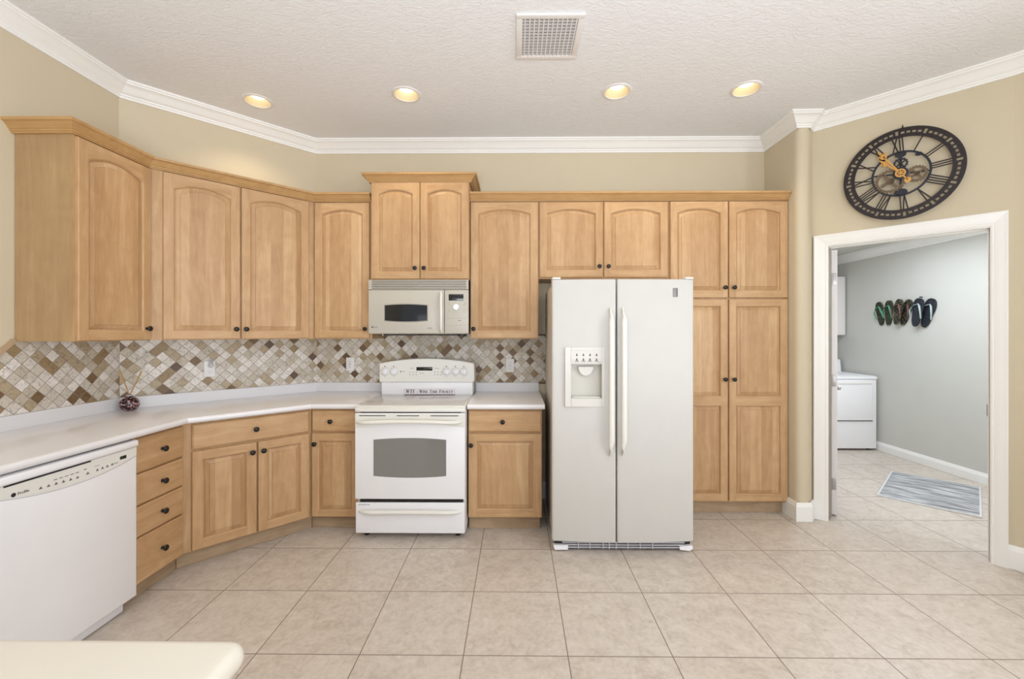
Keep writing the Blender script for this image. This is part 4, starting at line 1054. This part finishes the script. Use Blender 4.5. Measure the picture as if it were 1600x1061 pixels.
def hand(name, tip, blob_at, blob_r, ya, tail):
    mb = MB(); t = Vector(tip); d_ = t.normalized(); nn = Vector((-d_.y, d_.x)); Lh = t.length
    def Q(u_, v_): p = d_ * u_ + nn * v_; return (p.x, p.y)
    mb.prism([Q(.02, -.004), Q(Lh * blob_at, -.005), Q(Lh * blob_at, .005), Q(.02, .004)], ya, ya - .003, 'gold')
    mb.prism([Q(Lh * blob_at + blob_r * cos(2 * pi * i / 16) * 1.15, blob_r * sin(2 * pi * i / 16)) for i in range(16)], ya, ya - .003, 'gold')
    b_ = Lh * blob_at + blob_r
    mb.prism([Q(b_ - .004, -.009), Q(Lh, 0), Q(b_ - .004, .009)], ya, ya - .003, 'gold')
    for sg in (-1, 1): mb.prism([Q(Lh * blob_at, sg * blob_r * .5), Q(Lh * blob_at + .014, sg * (blob_r + .012)), Q(Lh * blob_at + .018, sg * blob_r * .5)], ya, ya - .003, 'gold')
    if tail:
        mb.prism([Q(-.02, -.004), Q(-.02, .004), Q(-tail, .004), Q(-tail, -.004)], ya, ya - .003, 'gold'); mb.prism([Q(-tail + .018 * cos(2 * pi * i / 12), .018 * sin(2 * pi * i / 12)) for i in range(12)], ya, ya - .003, 'gold')
    mb.build(name, r, smooth=0, label='ornate gold clock hand')
hand('minute_hand', (-.118, .180), .74, .019, -.042, .066); hand('hour_hand', (-.112, .119), .69, .017, -.038, 0)
s = MB(); s.lathe([(.0025, 0), (.0025, -.023)], 'black', 'y', (.010, 0, .318)); s.prism([(.004, .300), (.016, .300), (.012, .326), (.008, .326)], -.026, -.022, 'clock_metal'); s.build('hanger', r, smooth=0)
s = MB()
for a in (0, 2.1, 4.2): p = pol(.25, a); s.lathe([(.004, 0), (.004, -.023)], 'black', 'y', (p[0], 0, p[1]), 8)
s.build('wall_standoff', r)

# ------------------------------------------------------------------ laundry room
r = thing('dryer', 'white front-loading dryer at the end of the laundry room', 'dryer', (3.985, 5.12, 0))
s = MB(); s.box(-.345, .345, .012, .70, .025, .875, 'appliance_white', .006); s.build('body', r)
s = MB(); s.prism([(0, .860), (.0, .882), (.04, .898), (.60, .905), (.68, .905), (.70, .860)], -.35, .35, 'appliance_white', 'yz'); s.build('top', r, bevel=.006)
s = MB(); s.prism([(.56, .900), (.58, 1.06), (.66, 1.08), (.70, .900)], -.345, .345, 'appliance_white', 'yz'); s.build('control_console', r, bevel=.006)
s = MB(); s.box(-.29, .290, -.006, .012, .365, .845, 'appliance_white', .010); dd_ = s.build('door', r)
s = MB(); s.box(-.28, .270, -.010, -.006, .800, .820, 'appliance_cream', .002); s.build('door_pull', dd_)
s = MB(); s.box(-.292, .292, .002, .013, .356, .364, 'ink'); s.build('door_gap', r)
s = MB(); [s.lathe([(.02, .001), (.02, .027)], 'black', c=(x, y, 0), n=10) for x in (-.29, .29) for y in (.08, .62)]; s.build('foot', r)
r = thing('laundry_wall_cabinet', 'white wall cabinet in the laundry room above the dryer', 'cabinet', (3.60, 5.66, 0))
MB().box(-.62, .755, 0, .335, 1.385, 2.165, 'door_paint', .003).build('carcass', r)
for x0, x1 in ((-.615, .012), (.020, .750)):
    d = MB(); d.box(x0, x1, -.02, 0, 1.392, 2.158, 'door_paint', .003); dd_ = d.build('door', r)
    d = MB(); frame_box(d, (x0 + .05, x1 - .05, 1.44, 2.11), (x0 + .065, x1 - .065, 1.455, 2.095), -.024, -.02, 'door_paint'); d.build('door_moulding', dd_)
# rug
q = [Vector((3.797, 4.337)), Vector((3.133, 3.704)), Vector((3.544, 3.264)), Vector((4.256, 3.914))]
rc = sum(q, Vector((0, 0))) / 4; ra = math.atan2((q[0] - q[3]).y, (q[0] - q[3]).x)
ux = ((q[0] - q[3]) + (q[1] - q[2])) / 2; uy = ((q[0] - q[1]) + (q[3] - q[2])) / 2
# long side runs from the doorway-left corner to the right corner
Lx, Ly = ux.length, uy.length
r = thing('rug', 'grey streaked rug with pale border on the laundry room floor', 'rug', (rc.x, rc.y, .001), math.atan2(uy.y, uy.x))
s = MB(); n = 24; a_, b_ = Ly / 2, Lx / 2
def sheet(mb, hx, hy, z0, z1, mat):
    mb.box(-hx, hx, -hy, hy, z0, z1, mat, .002)
sheet(s, a_ - .008, b_ - .008, 0, .007, 'rug_weave'); s.build('weave', r)
s = MB(); frame_box(s, (-a_, a_, -b_, b_), (-a_ + .012, a_ - .012, -b_ + .012, b_ - .012), 0, .009, 'rug_edge'); s.xform(Matrix(((1, 0, 0, 0), (0, 0, 1, 0), (0, 1, 0, 0), (0, 0, 0, 1)))); s.build('border', r)

# flip-flops hung on the laundry wall: plane x = 4.37, local x to the right as seen (= -Y)
def flip_flop(top, bot, wid, sole, strap, label, lay, side):
    """top / bottom given as (Y, z) on the wall"""
    kx = (4.366 - lay - .016) / 4.34; top = (top[0] * kx, 1.411 + (top[1] - 1.411) * kx); bot = (bot[0] * kx, 1.411 + (bot[1] - 1.411) * kx); wid *= 1.05
    L_ = sqrt((top[0] - bot[0]) ** 2 + (top[1] - bot[1]) ** 2)
    th_ = math.atan2(-(top[0] - bot[0]), top[1] - bot[1])    # lean
    r = thing('flip_flop', label, 'sandal', (4.366 - lay, bot[0], bot[1]), radians(-90), None)
    n_ = 26; pts = []
    for i in range(n_):
        a = 2 * pi * i / n_; v = .5 + .5 * sin(a); v = v
        hw = wid * (.36 + .20 * v) * (1 if True else 1)
        waist = 1 - .16 * math.exp(-((v - .42) / .16) ** 2)
        pts.append((hw * waist * cos(a) * (abs(cos(a)) ** -.25 if abs(cos(a)) > .05 else 1), v * L_))
    s = MB(); s.prism(pts, 0, -.016, sole)
    Rm = Matrix.Rotation(th_, 4, 'Y'); s.xform(Rm); s.build('sole', r, smooth=30, bevel=.003)
    s = MB(); tz = L_ * .80
    for sg in (-1, 1):
        s.tube([(0, -.014, tz), (sg * wid * .26, -.032, tz - .02), (sg * wid * .46, -.038, tz - .075), (sg * wid * .45, -.018, tz - .150)], [.007, .010, .010, .007], strap, 8, ry=[.004, .004, .004, .004])
    s.lathe([(.005, -.010), (.005, -.022)], strap, 'y', (0, 0, tz), 8)
    s.xform(Rm); s.build('strap', r, smooth=50)
    return r
ff = [((5.125, 1.786), (5.079, 1.504), .105, 'camo_green', 'strap_mint', 'dark green sandal with mint strap, leftmost of the hanging row', .0),
      ((4.981, 1.795), (4.988, 1.503), .110, 'camo_green', 'strap_mint', 'green camouflage sandal with mint strap, second from left on the wall', .0),
      ((4.840, 1.800), (4.893, 1.508), .112, 'camo_brown', 'strap_brown', 'brown striped sandal with brown strap, third from left on the wall', .047),
      ((4.722, 1.785), (4.812, 1.502), .112, 'camo_brown', 'strap_brown', 'brown striped sandal tucked left behind the navy sandals', .0),
      ((4.605, 1.790), (4.664, 1.484), .128, 'foam_navy', 'strap_pale', 'navy sandal with pale strap, second from right on the wall', .047),
      ((4.465, 1.775), (4.562, 1.474), .128, 'foam_navy', 'strap_pale', 'navy sandal with pale strap, rightmost of the hanging row', .0)]
for i, a in enumerate(ff):
    flip_flop(a[0], a[1], a[2], a[3], a[4], a[5], a[6], 1)['group'] = 'flip-flops hung on the laundry wall'
for nm, c_ in (('hook', (4.600, 1.800)),):
    s = MB(); s.lathe([(.006, 0), (.006, -.02), (.009, -.024), (.001, -.026)], 'steel_dark', 'x', (0, 0, 0), 10)
    o = tag(s.build('wall_hook', smooth=40, loc=(4.369, c_[0], c_[1])), 'small dark wall hook above the navy flip-flops', 'hook')
